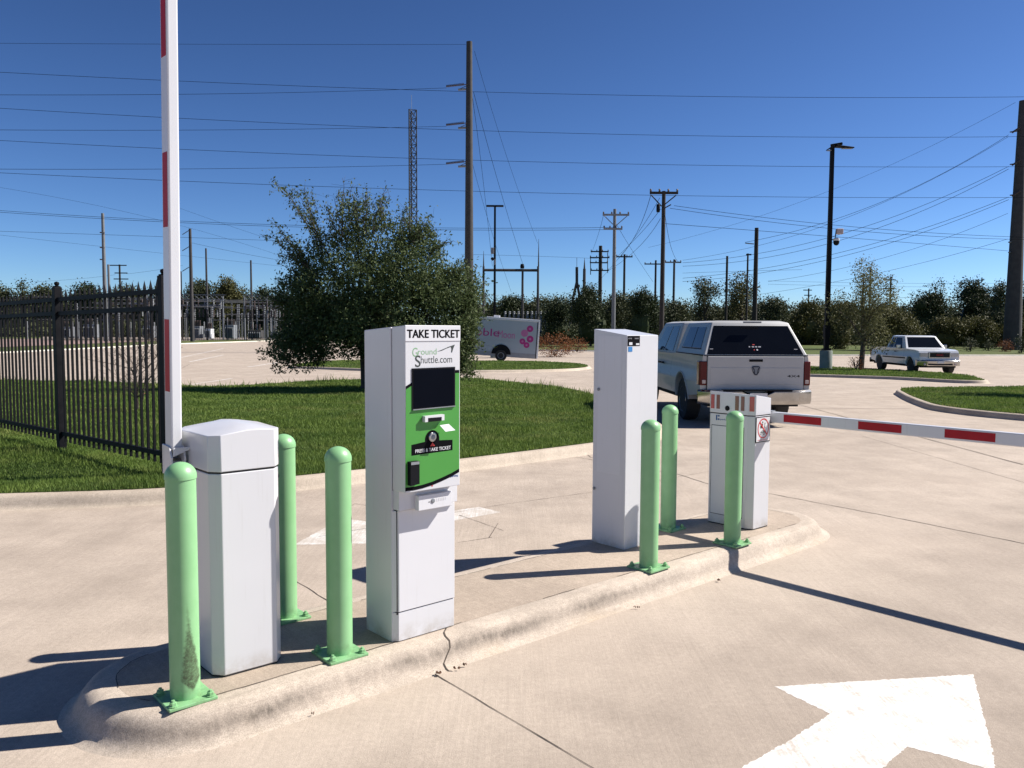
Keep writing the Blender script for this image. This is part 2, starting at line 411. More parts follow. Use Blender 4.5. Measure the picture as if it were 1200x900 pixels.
def sheet(name, poly, dz, m, ground=gz, thick=0., kind='structure', sub=None, rag=0.):
    """flat polygon laid on the falling ground: cut into rows so it follows it"""
    if rag:
        q = []
        for i in range(len(poly)):
            a_, b_ = poly[i], poly[(i+1) % len(poly)]; n_ = max(1, int(math.dist(a_, b_)/.012))
            l_ = math.dist(a_, b_); nx_, ny_ = -(b_[1]-a_[1])/l_, (b_[0]-a_[0])/l_
            for k in range(n_):
                g_ = max(-.004, min(.004, random.gauss(0, rag)))*(1 if 0 < k < n_-1 else 0); q.append((a_[0]+(b_[0]-a_[0])*k/n_+nx_*g_, a_[1]+(b_[1]-a_[1])*k/n_+ny_*g_))
        poly = q
    bm = bmesh.new()
    vs = [bm.verts.new((x, y, 0)) for x, y in poly]
    from mathutils.geometry import tessellate_polygon
    for t_ in tessellate_polygon([[Vector((x, y, 0)) for x, y in poly]]):
        try: bm.faces.new([vs[i] for i in t_])
        except ValueError: pass
    for yy in (sub or (7, 45)):
        bmesh.ops.bisect_plane(bm, geom=bm.verts[:]+bm.edges[:]+bm.faces[:], plane_co=(0, yy, 0), plane_no=(0, 1, 0))
    for v in bm.verts: v.co.z = ground(v.co.y)+dz
    bm.normal_update(); bmesh.ops.reverse_faces(bm, faces=[f for f in bm.faces if f.normal.z < 0])
    me = bpy.data.meshes.new(name); bm.to_mesh(me); bm.free(); me.materials.append(m)
    o = bpy.data.objects.new(name, me); COL.objects.link(o)
    if kind: o['kind'] = kind
    return o
def strip(name, pts, w, dz, m, wob=.0, seglen=.08, parent=None, kind='structure', ground=gz, gaps=0.):
    """thin wavering ribbon (joint, crack, saw cut)"""
    P = []
    for i in range(len(pts)-1):
        a, b = pts[i], pts[i+1]; l = math.dist(a, b); n = max(1, int(l/seglen))
        P += [(a[0]+(b[0]-a[0])*k/n, a[1]+(b[1]-a[1])*k/n) for k in range(n)]
    P.append(pts[-1]); vs = []; fs = []
    for i, p in enumerate(P):
        a = P[max(0, i-1)]; b = P[min(len(P)-1, i+1)]; dx, dy = b[0]-a[0], b[1]-a[1]; l = math.hypot(dx, dy) or 1
        nx, ny = -dy/l, dx/l; o = random.uniform(-wob, wob); ww = w*random.uniform(.6, 1.25)/2
        for s in (-1, 1):
            x, y = p[0]+nx*(o+s*ww), p[1]+ny*(o+s*ww); vs.append((x, y, ground(y)+dz))
        if i and not (gaps and (math.sin(i*.37)+math.sin(i*.113+2)+random.random()) > 3-9*gaps): fs.append((2*i-2, 2*i-1, 2*i+1, 2*i))
    mb = MB(); mb.add(vs, fs); o = mb.build(name, m, parent)
    if kind: o['kind'] = kind
    return o
def inside(poly, x, y):
    poly = np.array(poly); n = len(poly); r = np.zeros(len(x), bool); j = n-1
    for i in range(n):
        xi, yi = poly[i]; xj, yj = poly[j]
        c = ((yi > y) != (yj > y)) & (x < (xj-xi)*(y-yi)/((yj-yi) or 1e-9)+xi)
        r ^= c; j = i
    return r

# ------------------------------------------------------------------ ground, lot, lawn
ys = [-40, 0, 7, 45, 140, 500, 4000]
mb = MB(); vs = [(x, y, gz(y)-.03) for y in ys for x in (-3000, -60, 60, 3000)]
mb.add(vs, [(r*4+c, r*4+c+1, r*4+c+5, r*4+c+4) for r in range(len(ys)-1) for c in range(3)])
g = mb.build('ground', M_far); g['kind'] = 'structure'
lot_far = [(-37.5, 137), (-6, 112), (-1, 82), (8.1, 78), (24.4, 68), (44.3, 70.5), (95, 72)]
lot_left = [(-60, -35), (-60, 40), (-40.3, 64.5), (-40.7, 78), (-42, 98.7)]
sheet('pavement', lot_left+lot_far+[(95, -35)], 0, M_conc)
M_kerbw = concrete('pale_kerb_concrete', (.66, .62, .54), (.58, .54, .46))
tag(kerb('kerb', lot_left[1:]+lot_far, 1, M_kerbw), kind='structure')
sheet('verge', lot_far[1:]+[(95, 123), (0, 123)], K-.004, M_far)
sheet('verge', lot_left[1:]+[lot_far[0], (-48, 137), (-49, 66), (-70, 40)], K-.004, M_far)
lawn_f = smoothpts([(-25, 5.6), (-12, 6.3), (-7, 6.78), (-4.55, 7.2), (-3.24, 7.51), (-2.38, 8.08), (-1.79, 8.52), (-.59, 9.48), (1.09, 11.04), (1.85, 12.0), (2.35, 13.2), (2.42, 14.6), (2.35, 17), (2.07, 21.0), (1.04, 24.9), (-1.86, 29.6), (-5.2, 28.2), (-6.96, 26.2), (-8.2, 24.0), (-9.9, 23.9), (-13.6, 26), (-25, 27.)], 6)
tag(kerb('kerb', lawn_f, 1, M_kerb2), kind='structure')
sheet('lawn', lawn_f, K+.004, M_turf, sub=(7, 12, 18, 24, 45))

midL = smoothpts([(-11.5, 42.5), (-9.35, 40.7), (-5.89, 38.2), (-2.32, 37.4), (1.61, 38.9), (3.5, 41.5), (4.15, 45.5), (3.12, 49.2), (0, 51), (-8.5, 51.3), (-11.5, 49)], 5, True)
midR = smoothpts([(9.0, 38.5), (12.62, 35.1), (15.2, 32.8), (16.34, 30.3), (17.2, 29.9), (17.9, 31.3), (19.1, 34.8), (18.97, 40.45), (16.4, 45.0), (12, 46), (9., 43)], 5, True)
rI = smoothpts([(10.7, 22.2), (9.75, 19.3), (9.42, 17.66), (9.85, 15.95), (11.2, 14.3), (15, 12.2), (24, 9), (26, 24), (17, 25.6), (13.3, 25.1), (11.6, 24.2)], 5, True)
for P_ in (midL, midR, rI):
    tag(kerb('kerb', P_, 1, M_kerb2, True), kind='structure')
    sheet('lawn', P_, K+.004, M_turf, sub=(12, 18, 24, 45))
def blades(name, poly, dens, y0, y1, x0, x1, hh, tall=None, dz=K):
    A = (x1-x0)*(y1-y0); out = []
    n = int(A*dens(y0)); X = rng.uniform(x0, x1, n); Y = rng.uniform(y0, y1, n)
    keep = rng.uniform(0, 1, n) < np.array([dens(v) for v in Y])/dens(y0)
    X, Y = X[keep], Y[keep]; k = inside(poly, X, Y); X, Y = X[k], Y[k]; n = len(X)
    sc = np.clip(Y/8., 1, 4.5)
    patch = .75+.35*np.sin(X*1.9+np.sin(Y*1.3)*2)*np.cos(Y*2.3+X*.7)
    h = hh*rng.uniform(.55, 1.25, n)*patch*(1+.10*(sc-1)); w = .0042*rng.uniform(.7, 1.4, n)*sc
    if tall is not None: h = h*tall(X, Y)
    a = rng.uniform(0, 2*PI, n); l = rng.uniform(.1, .7, n)*h; la = rng.uniform(0, 2*PI, n)
    Z = np.array([gz(v) for v in Y])+dz
    V = np.zeros((n, 3, 3)); dx, dy = np.cos(a)*w, np.sin(a)*w
    V[:, 0] = np.stack([X-dx, Y-dy, Z], 1); V[:, 1] = np.stack([X+dx, Y+dy, Z], 1)
    V[:, 2] = np.stack([X+np.cos(la)*l, Y+np.sin(la)*l, Z+h], 1)
    o = quads(name, V, M_grass); tag(o, 'short green lawn grass with ragged wisps along its edges', 'grass', kind='stuff'); return o
bx = np.array(lawn_f)
def tallf(X, Y):
    d = np.full(len(X), 9.)
    sel = [p for p in lawn_f if p[1] > 16]
    for p in sel: d = np.minimum(d, np.hypot(X-p[0], Y-p[1]))
    return np.where((d < 1.1) & (rng.uniform(0, 1, len(X)) < .05), 3.6, 1.)
blades('grass', lawn_f, lambda y: 5200*(7.5/max(y, 7.))**1.9, 6, 31, -17, 3.0, .058, tallf)
for P_ in (midL, midR, rI):
    xs_ = [p[0] for p in P_]; ys_ = [p[1] for p in P_]
    blades('grass', P_, lambda y: 5200*(7.5/max(y, 7.))**1.9, min(ys_), max(ys_), min(xs_), max(xs_), .055)

# far street, path and strips
def pxpoly(p, dz=0): return [G(x, y, dz) for x, y in p]
M_road2 = mat('far_street', (.30, .20, .17), .9, col2=(.24, .17, .15), scale=.2)
M_path = mat('far_path', (.42, .38, .33), .9, scale=.3)
sheet('road', [(-75, 60), (-52, 66), (-52.5, 90), (-56, 150), (-82, 150), (-110, 90)], .0, M_road2)
sheet('path', [(2, 124), (140, 124), (140, 131), (2, 131)], .03, M_path)

# parking bay lines and paint
strip('parking_line', [G(225, 450.5), G(272, 443.5)], .10, .004, M_road, seglen=1)
strip('parking_line', [G(212, 419), G(262, 408.5)], .12, .004, M_road, seglen=1)
strip('parking_line', [G(222, 424), G(262, 416)], .12, .004, M_road, seglen=1)
strip('parking_line', [G(290, 430), G(330, 424)], .12, .004, M_road, seglen=1)
def wpoly(p): return [tuple(W(u, n)[:2]) for u, n in p]
sheet('painted_arrow', wpoly([(4.09, 1.36), (3.266, 1.90), (3.205, 1.605), (2.85, 1.60), (2.3, 1.62), (1.4, 1.62), (1.4, 1.26), (2.45, 1.26), (2.94, 1.268), (3.17, 1.276), (3.21, 1.15), (3.235, .985), (3.45, 1.075), (3.76, 1.215)]), .0006, M_road, rag=.0028)
sheet('painted_arrow', wpoly([(2.75, 5.53), (3.45, 6.05), (3.58, 5.72), (4.62, 5.66), (4.62, 5.36), (3.60, 5.38), (3.50, 5.02), (3.174, 5.209)]), .0006, M_road_f, rag=.0028)
# joints
def wl(p): return [tuple(W(u, n)[:2]) for u, n in p]
J = lambda pts, w=.010, wob=.004: strip('pavement_joint', wl(pts), w*.75, .0025, M_crack, wob)
J([(2.19, 3.02), (2.17, 2.6), (2.145, 1.99), (2.10, .6), (2.05, -2)], .006, .002)
J([(2.43, 7.0), (2.38, 5.2), (2.354, 4.737), (2.31, 4.10)], .007)
J([(7.56, 7.3), (7.473, 5.6), (7.21, 5.02), (7.218, 4.306), (7.056, 3.0), (6.94, 2.0), (6.85, .5), (6.8, -3)], .013, .006)
J([(13.4, 8.5), (12.812, 6.04), (9.911, 2.88), (8.2, 1.0)], .008)
J([(8.6, 8.6), (8.371, 8.146), (7.692, 7.147), (7.55, 6.4)], .012)
J([(3.0, 5.62), (4.87, 5.60), (5.94, 5.49), (8.0, 5.5)], .006, .006)
J([(-3, -.72), (6, -.72), (12, -.7)], .007)
J([(4.27, 5.50), (4.202, 4.844)], .007, .004); J([(4.0, 4.74), (3.70, 4.79)], .007, .004); J([(3.978, 4.755), (4.33, 5.06)], .007, .004)
J([(3.84, 6.50), (3.88, 6.36), (4.05, 6.2)], .006, .004); J([(3.84, 6.50), (3.62, 6.3)], .006, .004)
for q in (18, 25, 33): strip('pavement_joint', [(3 if q < 20 else 4.4, q), (9, q+.4)], .03, .006, M_crack, .004, .5)
strip('pavement_joint', [(6.3, 10), (7.4, 30)], .02, .006, M_crack, .006, .4)

# ------------------------------------------------------------------ the island
def rrect(x0, x1, y0, y1, r, seg=10):
    out = []
    for cx, cy, a in ((x1-r, y0+r, -90), (x1-r, y1-r, 0), (x0+r, y1-r, 90), (x0+r, y0+r, 180)):
        for k in range(seg+1):
            t = R(a+90*k/seg); out.append((cx+r*math.cos(t), cy+r*math.sin(t)))
    # densify the long sides
    res = []
    for i in range(len(out)):
        a, b = out[i], out[(i+1) % len(out)]; l = math.dist(a, b); n = max(1, int(l/.15))
        res += [(a[0]+(b[0]-a[0])*k/n, a[1]+(b[1]-a[1])*k/n) for k in range(n)]
    return res
loop = rrect(.965, 6.02, 3.19, 3.815, .295)
flat = lambda y: 0.
isl = kerb('island_kerb', loop, 1, M_kerb, True, flat, lambda p, nx, ny: 1+.42*max(0, nx)**2 + .12*max(0, -nx)); isl.rotation_euler = (0, 0, ANG); isl['kind'] = 'structure'
mb = MB(); mb.add([(x, y, K+.0005) for x, y in loop], [list(range(len(loop)))])
o = mb.build('island', M_infill); o.rotation_euler = (0, 0, ANG); o['kind'] = 'structure'
o = strip('island_joint', loop+[loop[0]], .0038, K+.003, M_crack, .003, .04, ground=flat, gaps=.22); o.rotation_euler = (0, 0, ANG)
# crack running over the kerb under the ticket machine
mb = MB(); pts = []
for k, (d, z) in enumerate(KPROF[1:-1]):
    pts.append((2.40-.75*d-.02*math.sin(k*1.3), 3.19-d, z+.003))
pts = [(2.40, 3.21, K+.004)]+pts
vs = []
for p in pts: vs += [(p[0]-.004, p[1], p[2]), (p[0]+.004, p[1], p[2])]
mb.add(vs, [(2*i, 2*i+1, 2*i+3, 2*i+2) for i in range(len(pts)-1)])
o = mb.build('kerb_crack', M_crack); o.rotation_euler = (0, 0, ANG); o['kind'] = 'structure'

# ------------------------------------------------------------------ bollards
def make_bollard(label, m, loc, hgt=.925):
    t = thing('bollard', loc, ANG, label, 'bollard', 'pastel green bollards on the island')
    rr = .0575
    mb = MB(); mb.lathe([(rr, .010), (rr, hgt-.062)], 40); mb.build('post', m, t, True)
    mb = MB(); c = hgt-.058
    prof = [(rr-.002, c-.010), (rr+.0030, c-.009), (rr+.0032, c)]
    prof += [((rr+.0032)*math.cos(a), c+.056*math.sin(a)) for a in [R(q) for q in (12, 25, 38, 50, 62, 74, 84)]]+[(.001, c+.056)]
    mb.lathe(prof, 40); mb.build('cap', m, t, True)
    mb = MB(); mb.box(-.095, .095, -.095, .095, .0, .013); mb.build('base_plate', m, t, bevel=.003)
    for sx in (-1, 1):
        for sy in (-1, 1):
            mb = MB(); M = Matrix.Translation((sx*.073, sy*.073, 0))
            mb.lathe([(.019, .014), (.019, .017), (.0135, .0172)], 12, M); mb.lathe([(.014, .017), (.014, .029), (.008, .030), (.007, .038), (.001, .039)], 6, M)
            mb.build('anchor_bolt', m, t)
    return t
def put(t, u, n): t.location = W(u, n, K)
BL = [('pastel green bollard with a black scrape low on its front, nearest the rounded kerb end', 1.137, 3.248, .955),
      ('pastel green bollard between the left barrier cabinet and the ticket machine, on the far side', 1.856, 3.836, .935),
      ('clean pastel green bollard standing just left of the ticket machine, on the near side', 1.826, 3.236, .955),
      ('pastel green bollard in front of the tall white cabinet', 3.965, 3.190, .930),
      ('pastel green bollard on the far side, between the tall cabinet and the right barrier cabinet', 4.860, 3.732, .930),
      ('pastel green bollard in front of the right barrier cabinet with the red strips', 4.861, 3.180, .928)]
b0 = make_bollard(BL[0][0], M_boll_s, W(BL[0][1], BL[0][2], K), .955)
b1 = make_bollard(BL[1][0], M_boll, W(BL[1][1], BL[1][2], K), .948)
for lab, u, n, h in BL[2:]:
    c = copy_tree(b1); c['label'] = lab; c.location = W(u, n, K)
    c.scale = (1, 1, h/.948); c.rotation_euler = (0, 0, ANG+R(random.uniform(-2, 2)))

# ------------------------------------------------------------------ ticket machine (coordinates in island axes, shifted to its base)
O = (2.267, 3.31, K)
tm = thing('ticket_machine', W(*O), ANG, 'tall white ticket machine with green front, black screen and TAKE TICKET sign on top', 'ticket machine')
def B(x0, x1, y0, y1, z0, z1, name, m, par, bevel=.002, smooth=False, Oo=None):
    mb = MB(); mb.box(x0, x1, y0, y1, z0, z1); mb.shift(Oo or O); return mb.build(name, m, par, smooth, bevel)
# rear cabinet, top falls a little towards the back
mb = MB(); mb.prism([(3.20, K), (3.43, K), (3.43, 1.590), (3.20, 1.6055)], 2.083, 2.437, 'x'); mb.shift(O); cab = mb.build('cabinet', M_white, tm, bevel=.004)
mb = MB(); mb.prism([(2.086, 3.202), (2.108, 3.180), (2.436, 3.180), (2.436, 3.202)], K+.004, .262); mb.shift(O); mb.build('plinth', M_white2, tm, bevel=.002)
mb = MB(); mb.prism([(2.086, 3.202), (2.108, 3.176), (2.436, 3.176), (2.436, 3.202)], .266, .748); mb.shift(O); dr = mb.build('service_door', M_white2, tm, bevel=.002)
B(2.100, 2.430, 3.1815, 3.201, .252, .758, 'door_gap', M_seam, dr, 0)
B(2.092, 2.432, 3.150, 3.202, .755, .850, 'neck', M_white, tm, .002)
# head
hx0, hx1, hy = 2.0885, 2.4015, 3.090
mb = MB(); mb.prism([(hy, .848), (3.198, .848), (3.198, 1.6055), (hy, 1.6135)], hx0, hx1, 'x'); mb.shift(O); head = mb.build('head_door', M_white, tm, bevel=.003)
B(2.0895, 2.094, 3.1975, 3.2005, .845, 1.600, 'door_gap', M_seam, head, 0)
s_ = 3.090/3.16
def fp(u, z): return (u*s_, 1.6+(z-1.6)*s_)
def plate(name, poly, th, m, par, y=hy, conv=True, base=0.):
    q = [fp(*p) for p in poly] if conv else poly
    mb = MB(); mb.prism(q, y-base-th, y-base+.0002, 'y'); mb.shift(O); return mb.build(name, m, par)
B(hx0-.001, hx1+.001, hy-.003, hy+.003, 1.541, 1.6145, 'sign_panel', M_white2, tm, .002)
sg = [c for c in tm.children if c.name.startswith('sign_panel')][0]
def T(s, x0, x1, z0, z1, y, m, par, name='lettering', bold=.0, conv=True, shear=0):
    if conv: (x0, z0), (x1, z1) = fp(x0, z0), fp(x1, z1)
    return text(s, x0-O[0], x1-O[0], z0-O[2], z1-O[2], y-O[1], m, par, name, bold=bold, shear=shear)
T('TAKE TICKET', 2.146, 2.450, 1.556, 1.594, hy-.0033, M_black, sg, bold=.036)
# printed front: black bands and green field
curve = [(2.134, .858), (2.18, .857), (2.23, .860), (2.286, .868), (2.34, .880), (2.40, .896), (2.451, .914)]
topg = [(2.451, 1.385), (2.35, 1.385), (2.27, 1.372), (2.21, 1.353), (2.139, 1.318)]
plate('front_print', curve+topg, .0012, M_green, head)
bandw = .017
plate('print_band', curve+[(x, z-bandw) for x, z in curve[::-1]], .0016, M_black, head)
plate('print_band', topg+[(x, z+.014) for x, z in topg[::-1]], .0016, M_black, head)
scr = plate('screen_frame', [(2.172, 1.218), (2.424, 1.222), (2.424, 1.415), (2.172, 1.414)], .004, M_blkpl, head)
plate('screen', [(2.180, 1.228), (2.416, 1.231), (2.416, 1.408), (2.180, 1.407)], .0012, M_screen, scr, base=.004)
plate('screen_lip', [(2.174, 1.2185), (2.422, 1.2225), (2.422, 1.2265), (2.174, 1.2225)], .006, M_galv, scr, base=.004)
# ticket slot hood
lg = plate('ticket_slot', [(2.232, 1.160), (2.345, 1.162), (2.345, 1.190), (2.232, 1.188)], .022, M_white2, head)
plate('slot_opening', [(2.250, 1.160), (2.328, 1.161), (2.328, 1.179), (2.250, 1.179)], .0012, M_blkpl, lg, base=.022)
# paper ticket tongue
mb = MB(); mb.add([(2.266, 3.068, 1.150), (2.318, 3.068, 1.152), (2.325, 3.026, 1.126), (2.271, 3.030, 1.123)], [(0, 1, 2, 3)]); mb.shift(O)
o = mb.build('paper_ticket', M_white2, head)
blk = [(2.169, 1.006), (2.409, 1.010), (2.409, 1.060)]+[(2.288+.042*math.cos(R(a)), 1.072+.045*math.sin(R(a))) for a in range(-10, 191, 20)]+[(2.169, 1.056)]
lab = plate('press_label', blk, .0022, M_black, head)
T('PRESS & TAKE TICKET', 2.190, 2.398, 1.016, 1.032, hy-.0025, M_white2, lab, bold=.02)
plate('red_pointer', [(2.275, 1.040), (2.303, 1.040), (2.289, 1.058)], .0008, M_redp, lab, base=.0022)
mb = MB(); c = fp(2.288, 1.084); Mx = Matrix.Translation((c[0]-O[0], hy-O[1], c[1]-O[2])) @ Matrix.Rotation(R(90), 4, 'X')
mb.lathe([(.022, .0), (.022, .006), (.018, .009), (.001, .0095)], 24, Mx); btn = mb.build('push_button', M_metal, head, True)
mb = MB(); mb.lathe([(.012, .0096), (.001, .0125)], 20, Mx); mb.build('button_dome', M_galv, btn, True)
# door handle
hd = plate('door_handle', [(2.147, .868), (2.197, .872), (2.197, .980), (2.147, .980)], .026, M_blkpl, head)
plate('handle_top', [(2.149, .966), (2.195, .966), (2.195, .979), (2.149, .979)], .0015, M_galv, hd, base=.026)
# brand lettering
T('G', 2.176, 2.206, 1.468, 1.510, hy-.0004, M_logo_g, head, 'logo_lettering')
T('round', 2.208, 2.315, 1.477, 1.505, hy-.0004, M_logo_g, head, 'logo_lettering')
T('S', 2.192, 2.222, 1.420, 1.474, hy-.0007, M_logo_d, head, 'logo_lettering', bold=.004)
T('huttle.com', 2.224, 2.408, 1.436, 1.470, hy-.0004, M_logo_d, head, 'logo_lettering')
plate('logo_mark', [(2.318, 1.490), (2.35, 1.500), (2.385, 1.512), (2.425, 1.523), (2.415, 1.505), (2.407, 1.484), (2.402, 1.486), (2.404, 1.503), (2.40, 1.512), (2.375, 1.505), (2.345, 1.494)], .0008, M_logo_d, head)
T('ticket', 2.300, 2.330, .861, .868, hy-.0004, M_redp, head, 'small_print', bold=.02)
plate('small_mark', [(2.284, .845), (2.292, .845), (2.292, .866), (2.284, .866)], .0008, M_redp, head)
T('parking', 2.398, 2.443, .874, .886, hy-.0004, M_navy, head, 'small_print', bold=.03)
plate('small_mark', [(2.383, .885), (2.391, .885), (2.391, .896), (2.383, .896)], .0008, M_navy, head)
# lock box
O2 = O
lb = B(2.180, 2.376, 3.118, 3.152, .748, .818, 'lock_box', M_white2, tm, .002)
mb = MB(); Mx = Matrix.Translation((2.262-O[0], 3.118-O[1], .786-O[2])) @ Matrix.Rotation(R(90), 4, 'X')
mb.lathe([(.011, 0), (.011, .003), (.008, .004), (.001, .004)], 18, Mx); mb.build('key_lock', M_galv, lb, True)
mb = MB(); Mx = Matrix.Translation((2.240-O[0], 3.118-O[1], .783-O[2])) @ Matrix.Rotation(R(90), 4, 'X')
mb.lathe([(.003, 0), (.003, .001), (.001, .001)], 10, Mx); mb.build('keyhole', M_black, lb)
for i in range(6): B(2.285+.010*i, 2.287+.010*i, 3.1172, 3.120, .780, .794, 'vent_slot', M_white, lb, 0)

# ------------------------------------------------------------------ tall white cabinet
O = (4.32, 3.70, K)
tc = thing('tall_cabinet', W(*O), ANG, 'tall plain white cabinet with a small black sticker and blue sticker near its top', 'cabinet')
mb = MB(); mb.prism([(3.557, K), (3.853, K), (3.853, 1.602), (3.557, 1.562)], 4.160, 4.487, 'x'); mb.shift(O); body = mb.build('body', M_white, tc, bevel=.004)
sd = B(4.1583, 4.161, 3.60, 3.812, .62, 1.555, 'side_panel', M_white2, tc, .001)
for z in (1.19, .64):
    mb = MB(); Mx = Matrix.Translation((4.155-O[0], 3.80-O[1] if z > 1 else 3.832-O[1], z-O[2] if z > 1 else .50-O[2])) @ Matrix.Rotation(R(-90), 4, 'Y')
    mb.lathe([(.011, 0), (.011, .004), (.006, .005), (.001, .005)], 16, Mx); mb.build('lock', M_galv, tc, True)
st = B(4.166, 4.290, 3.5555, 3.558, 1.490, 1.558, 'black_sticker', M_black, tc, 0)
text('NOTICE', 4.172-O[0], 4.206-O[0], 1.536-K, 1.544-K, 3.555-O[1], M_greyt, st, 'small_print', bold=.02)
text('WARNING', 4.236-O[0], 4.276-O[0], 1.536-K, 1.544-K, 3.555-O[1], M_greyt, st, 'small_print', bold=.02)
B(4.180, 4.212, 3.5548, 3.558, 1.497, 1.515, 'white_label', M_white2, st, 0)
B(4.250, 4.284, 3.5548, 3.558, 1.496, 1.508, 'white_label', M_white2, st, 0)
B(4.174, 4.214, 3.5552, 3.558, 1.453, 1.485, 'blue_sticker', M_blue, tc, 0)

# ------------------------------------------------------------------ barrier booms
def boom(parent, O, uc, n0, vertical, name='boom'):
    """boom with red reflective bands on both wide faces, in island axes"""
    hw = .0235; hh = .0405
    if vertical:
        Mt = Matrix.Translation((uc-O[0], n0-O[1], 1.07-O[2])) @ Matrix.Rotation(R(1.9), 4, 'X')
        L = 3.3; f = lambda a, b, c: Mt @ Vector((b, -c, a))
        bands = [(1.324-1.07+.7*k, 1.634-1.07+.7*k) for k in range(5)]
    else:
        L = 3.25; f = lambda a, b, c: Vector((uc+b-O[0], n0-a-O[1], .946+c-O[2]))
        bands = [(3.33-3.200+.566*k, 3.33-2.905+.566*k) for k in range(6)]
    def bar(a0, a1, b0, b1, c0, c1, nm, m, par, bev=0):
        mb = MB(); p = [f(a, b, c) for a in (a0, a1) for b in (b0, b1) for c in (c0, c1)]
        mb.add(p, [(0, 1, 3, 2), (4, 6, 7, 5), (0, 4, 5, 1), (2, 3, 7, 6), (0, 2, 6, 4), (1, 5, 7, 3)])
        return mb.build(nm, m, par, bevel=bev)
    bm_ = bar(0, L, -hw, hw, -hh, hh, name, M_white2, parent, .007)
    for a, b in bands:
        if b > L: continue
        for s in (-1, 1):
            x0, x1 = sorted((s*(hw-.001), s*(hw+.0012)))
            bar(a, b, x0, x1, -hh+.014, hh-.012, 'red_band', M_red_r, bm_)
    return bm_

# left barrier cabinet
O = (1.45, 3.54, K)
lb_ = thing('barrier_gate', W(*O), ANG, 'white barrier cabinet with its red and white boom raised, near the rounded kerb end', 'barrier gate')
foot = [(1.295, 3.375), (1.332, 3.330), (1.566, 3.326), (1.606, 3.372), (1.642, 3.66), (1.60, 3.725), (1.33, 3.735), (1.293, 3.69)]
mb = MB(); mb.prism(foot, K+.008, .990); mb.shift(O); bd = mb.build('body', M_white, lb_, bevel=.004)
c_ = (1.46, 3.54)
sh = lambda k: [(c_[0]+(x-c_[0])*k, c_[1]+(y-c_[1])*k) for x, y in foot]
mb = MB(); mb.prism(sh(.985), K, .999); mb.shift(O); mb.build('seam_gap', M_seam, bd)
mb = MB(); fc = sh(1.012)
top = []; 
ring = []
for i in range(len(fc)):
    a, b = fc[i], fc[(i+1) % len(fc)]; n = 4 if math.dist(a, b) > .15 else 1
    ring += [(a[0]+(b[0]-a[0])*k/n, a[1]+(b[1]-a[1])*k/n) for k in range(n)]
tz = lambda x, y: 1.148+.020*min(1, max(0, (x-1.29)/.16))-.006*max(0, (x-1.50)/.1)
n = len(ring)
vs = [(x, y, .998) for x, y in ring]+[(x, y, tz(x, y)) for x, y in ring]+[(c_[0]+(x-c_[0])*.55, c_[1]+(y-c_[1])*.55, tz(x, y)+.017) for x, y in ring]+[(c_[0], c_[1], 1.187)]
fs = [list(range(n))[::-1]]+[(i, (i+1) % n, n+(i+1) % n, n+i) for i in range(n)]+[(n+i, n+(i+1) % n, 2*n+(i+1) % n, 2*n+i) for i in range(n)]+[(2*n+i, 2*n+(i+1) % n, 3*n) for i in range(n)]
mb.add(vs, fs); mb.shift(O); cap = mb.build('cap', M_white, lb_, True, .003)
dv = (fc[4][0]-fc[3][0], fc[4][1]-fc[3][1])
def onside(a, b, z0, z1, nm, m, par, th=.002):
    p0 = (fc[3][0]+dv[0]*a, fc[3][1]+dv[1]*a); p1 = (fc[3][0]+dv[0]*b, fc[3][1]+dv[1]*b)
    l = math.hypot(*dv); nx, ny = dv[1]/l*th, -dv[0]/l*th
    mb = MB(); mb.prism([p0, p1, (p1[0]+nx, p1[1]+ny), (p0[0]+nx, p0[1]+ny)], z0, z1); mb.shift(O); return mb.build(nm, m, par)
onside(.10, .22, 1.018, 1.128, 'light_strip', M_teal, cap)
onside(.50, .62, 1.018, 1.128, 'light_strip', M_teal, cap)
mb = MB(); Mx = Matrix.Translation((1.606-O[0], 3.384-O[1]+.006, .944-O[2])) @ Matrix.Rotation(R(82), 4, 'Z') @ Matrix.Rotation(R(90), 4, 'X')
mb.lathe([(.010, -.004), (.010, .008), (.001, .009)], 14, Mx); mb.build('key_lock', M_blkpl, lb_, True)
bm1 = boom(lb_, O, 1.2455, 3.632, True)
mb = MB(); mb.prism([(3.58, .96), (3.685, .96), (3.685, 1.09), (3.60, 1.085), (3.575, 1.04)], 1.214, 1.222, 'x'); mb.prism([(3.58, .96), (3.685, .96), (3.685, 1.09), (3.60, 1.085), (3.575, 1.04)], 1.270, 1.278, 'x')
mb.box(1.214, 1.278, 3.665, 3.672, .96, 1.08); mb.prism([(1.222, 1.045), (1.302, 1.075), (1.302, 1.083), (1.222, 1.083)], 3.568, 3.576, 'y'); mb.shift(O)
br = mb.build('boom_bracket', M_white, lb_, bevel=.001)
mb = MB(); mb.tube([(1.225-O[0], 3.63-O[1], 1.00-K), (1.30-O[0], 3.63-O[1], 1.00-K)], .030, 18); mb.build('pivot', M_metal, lb_, True)

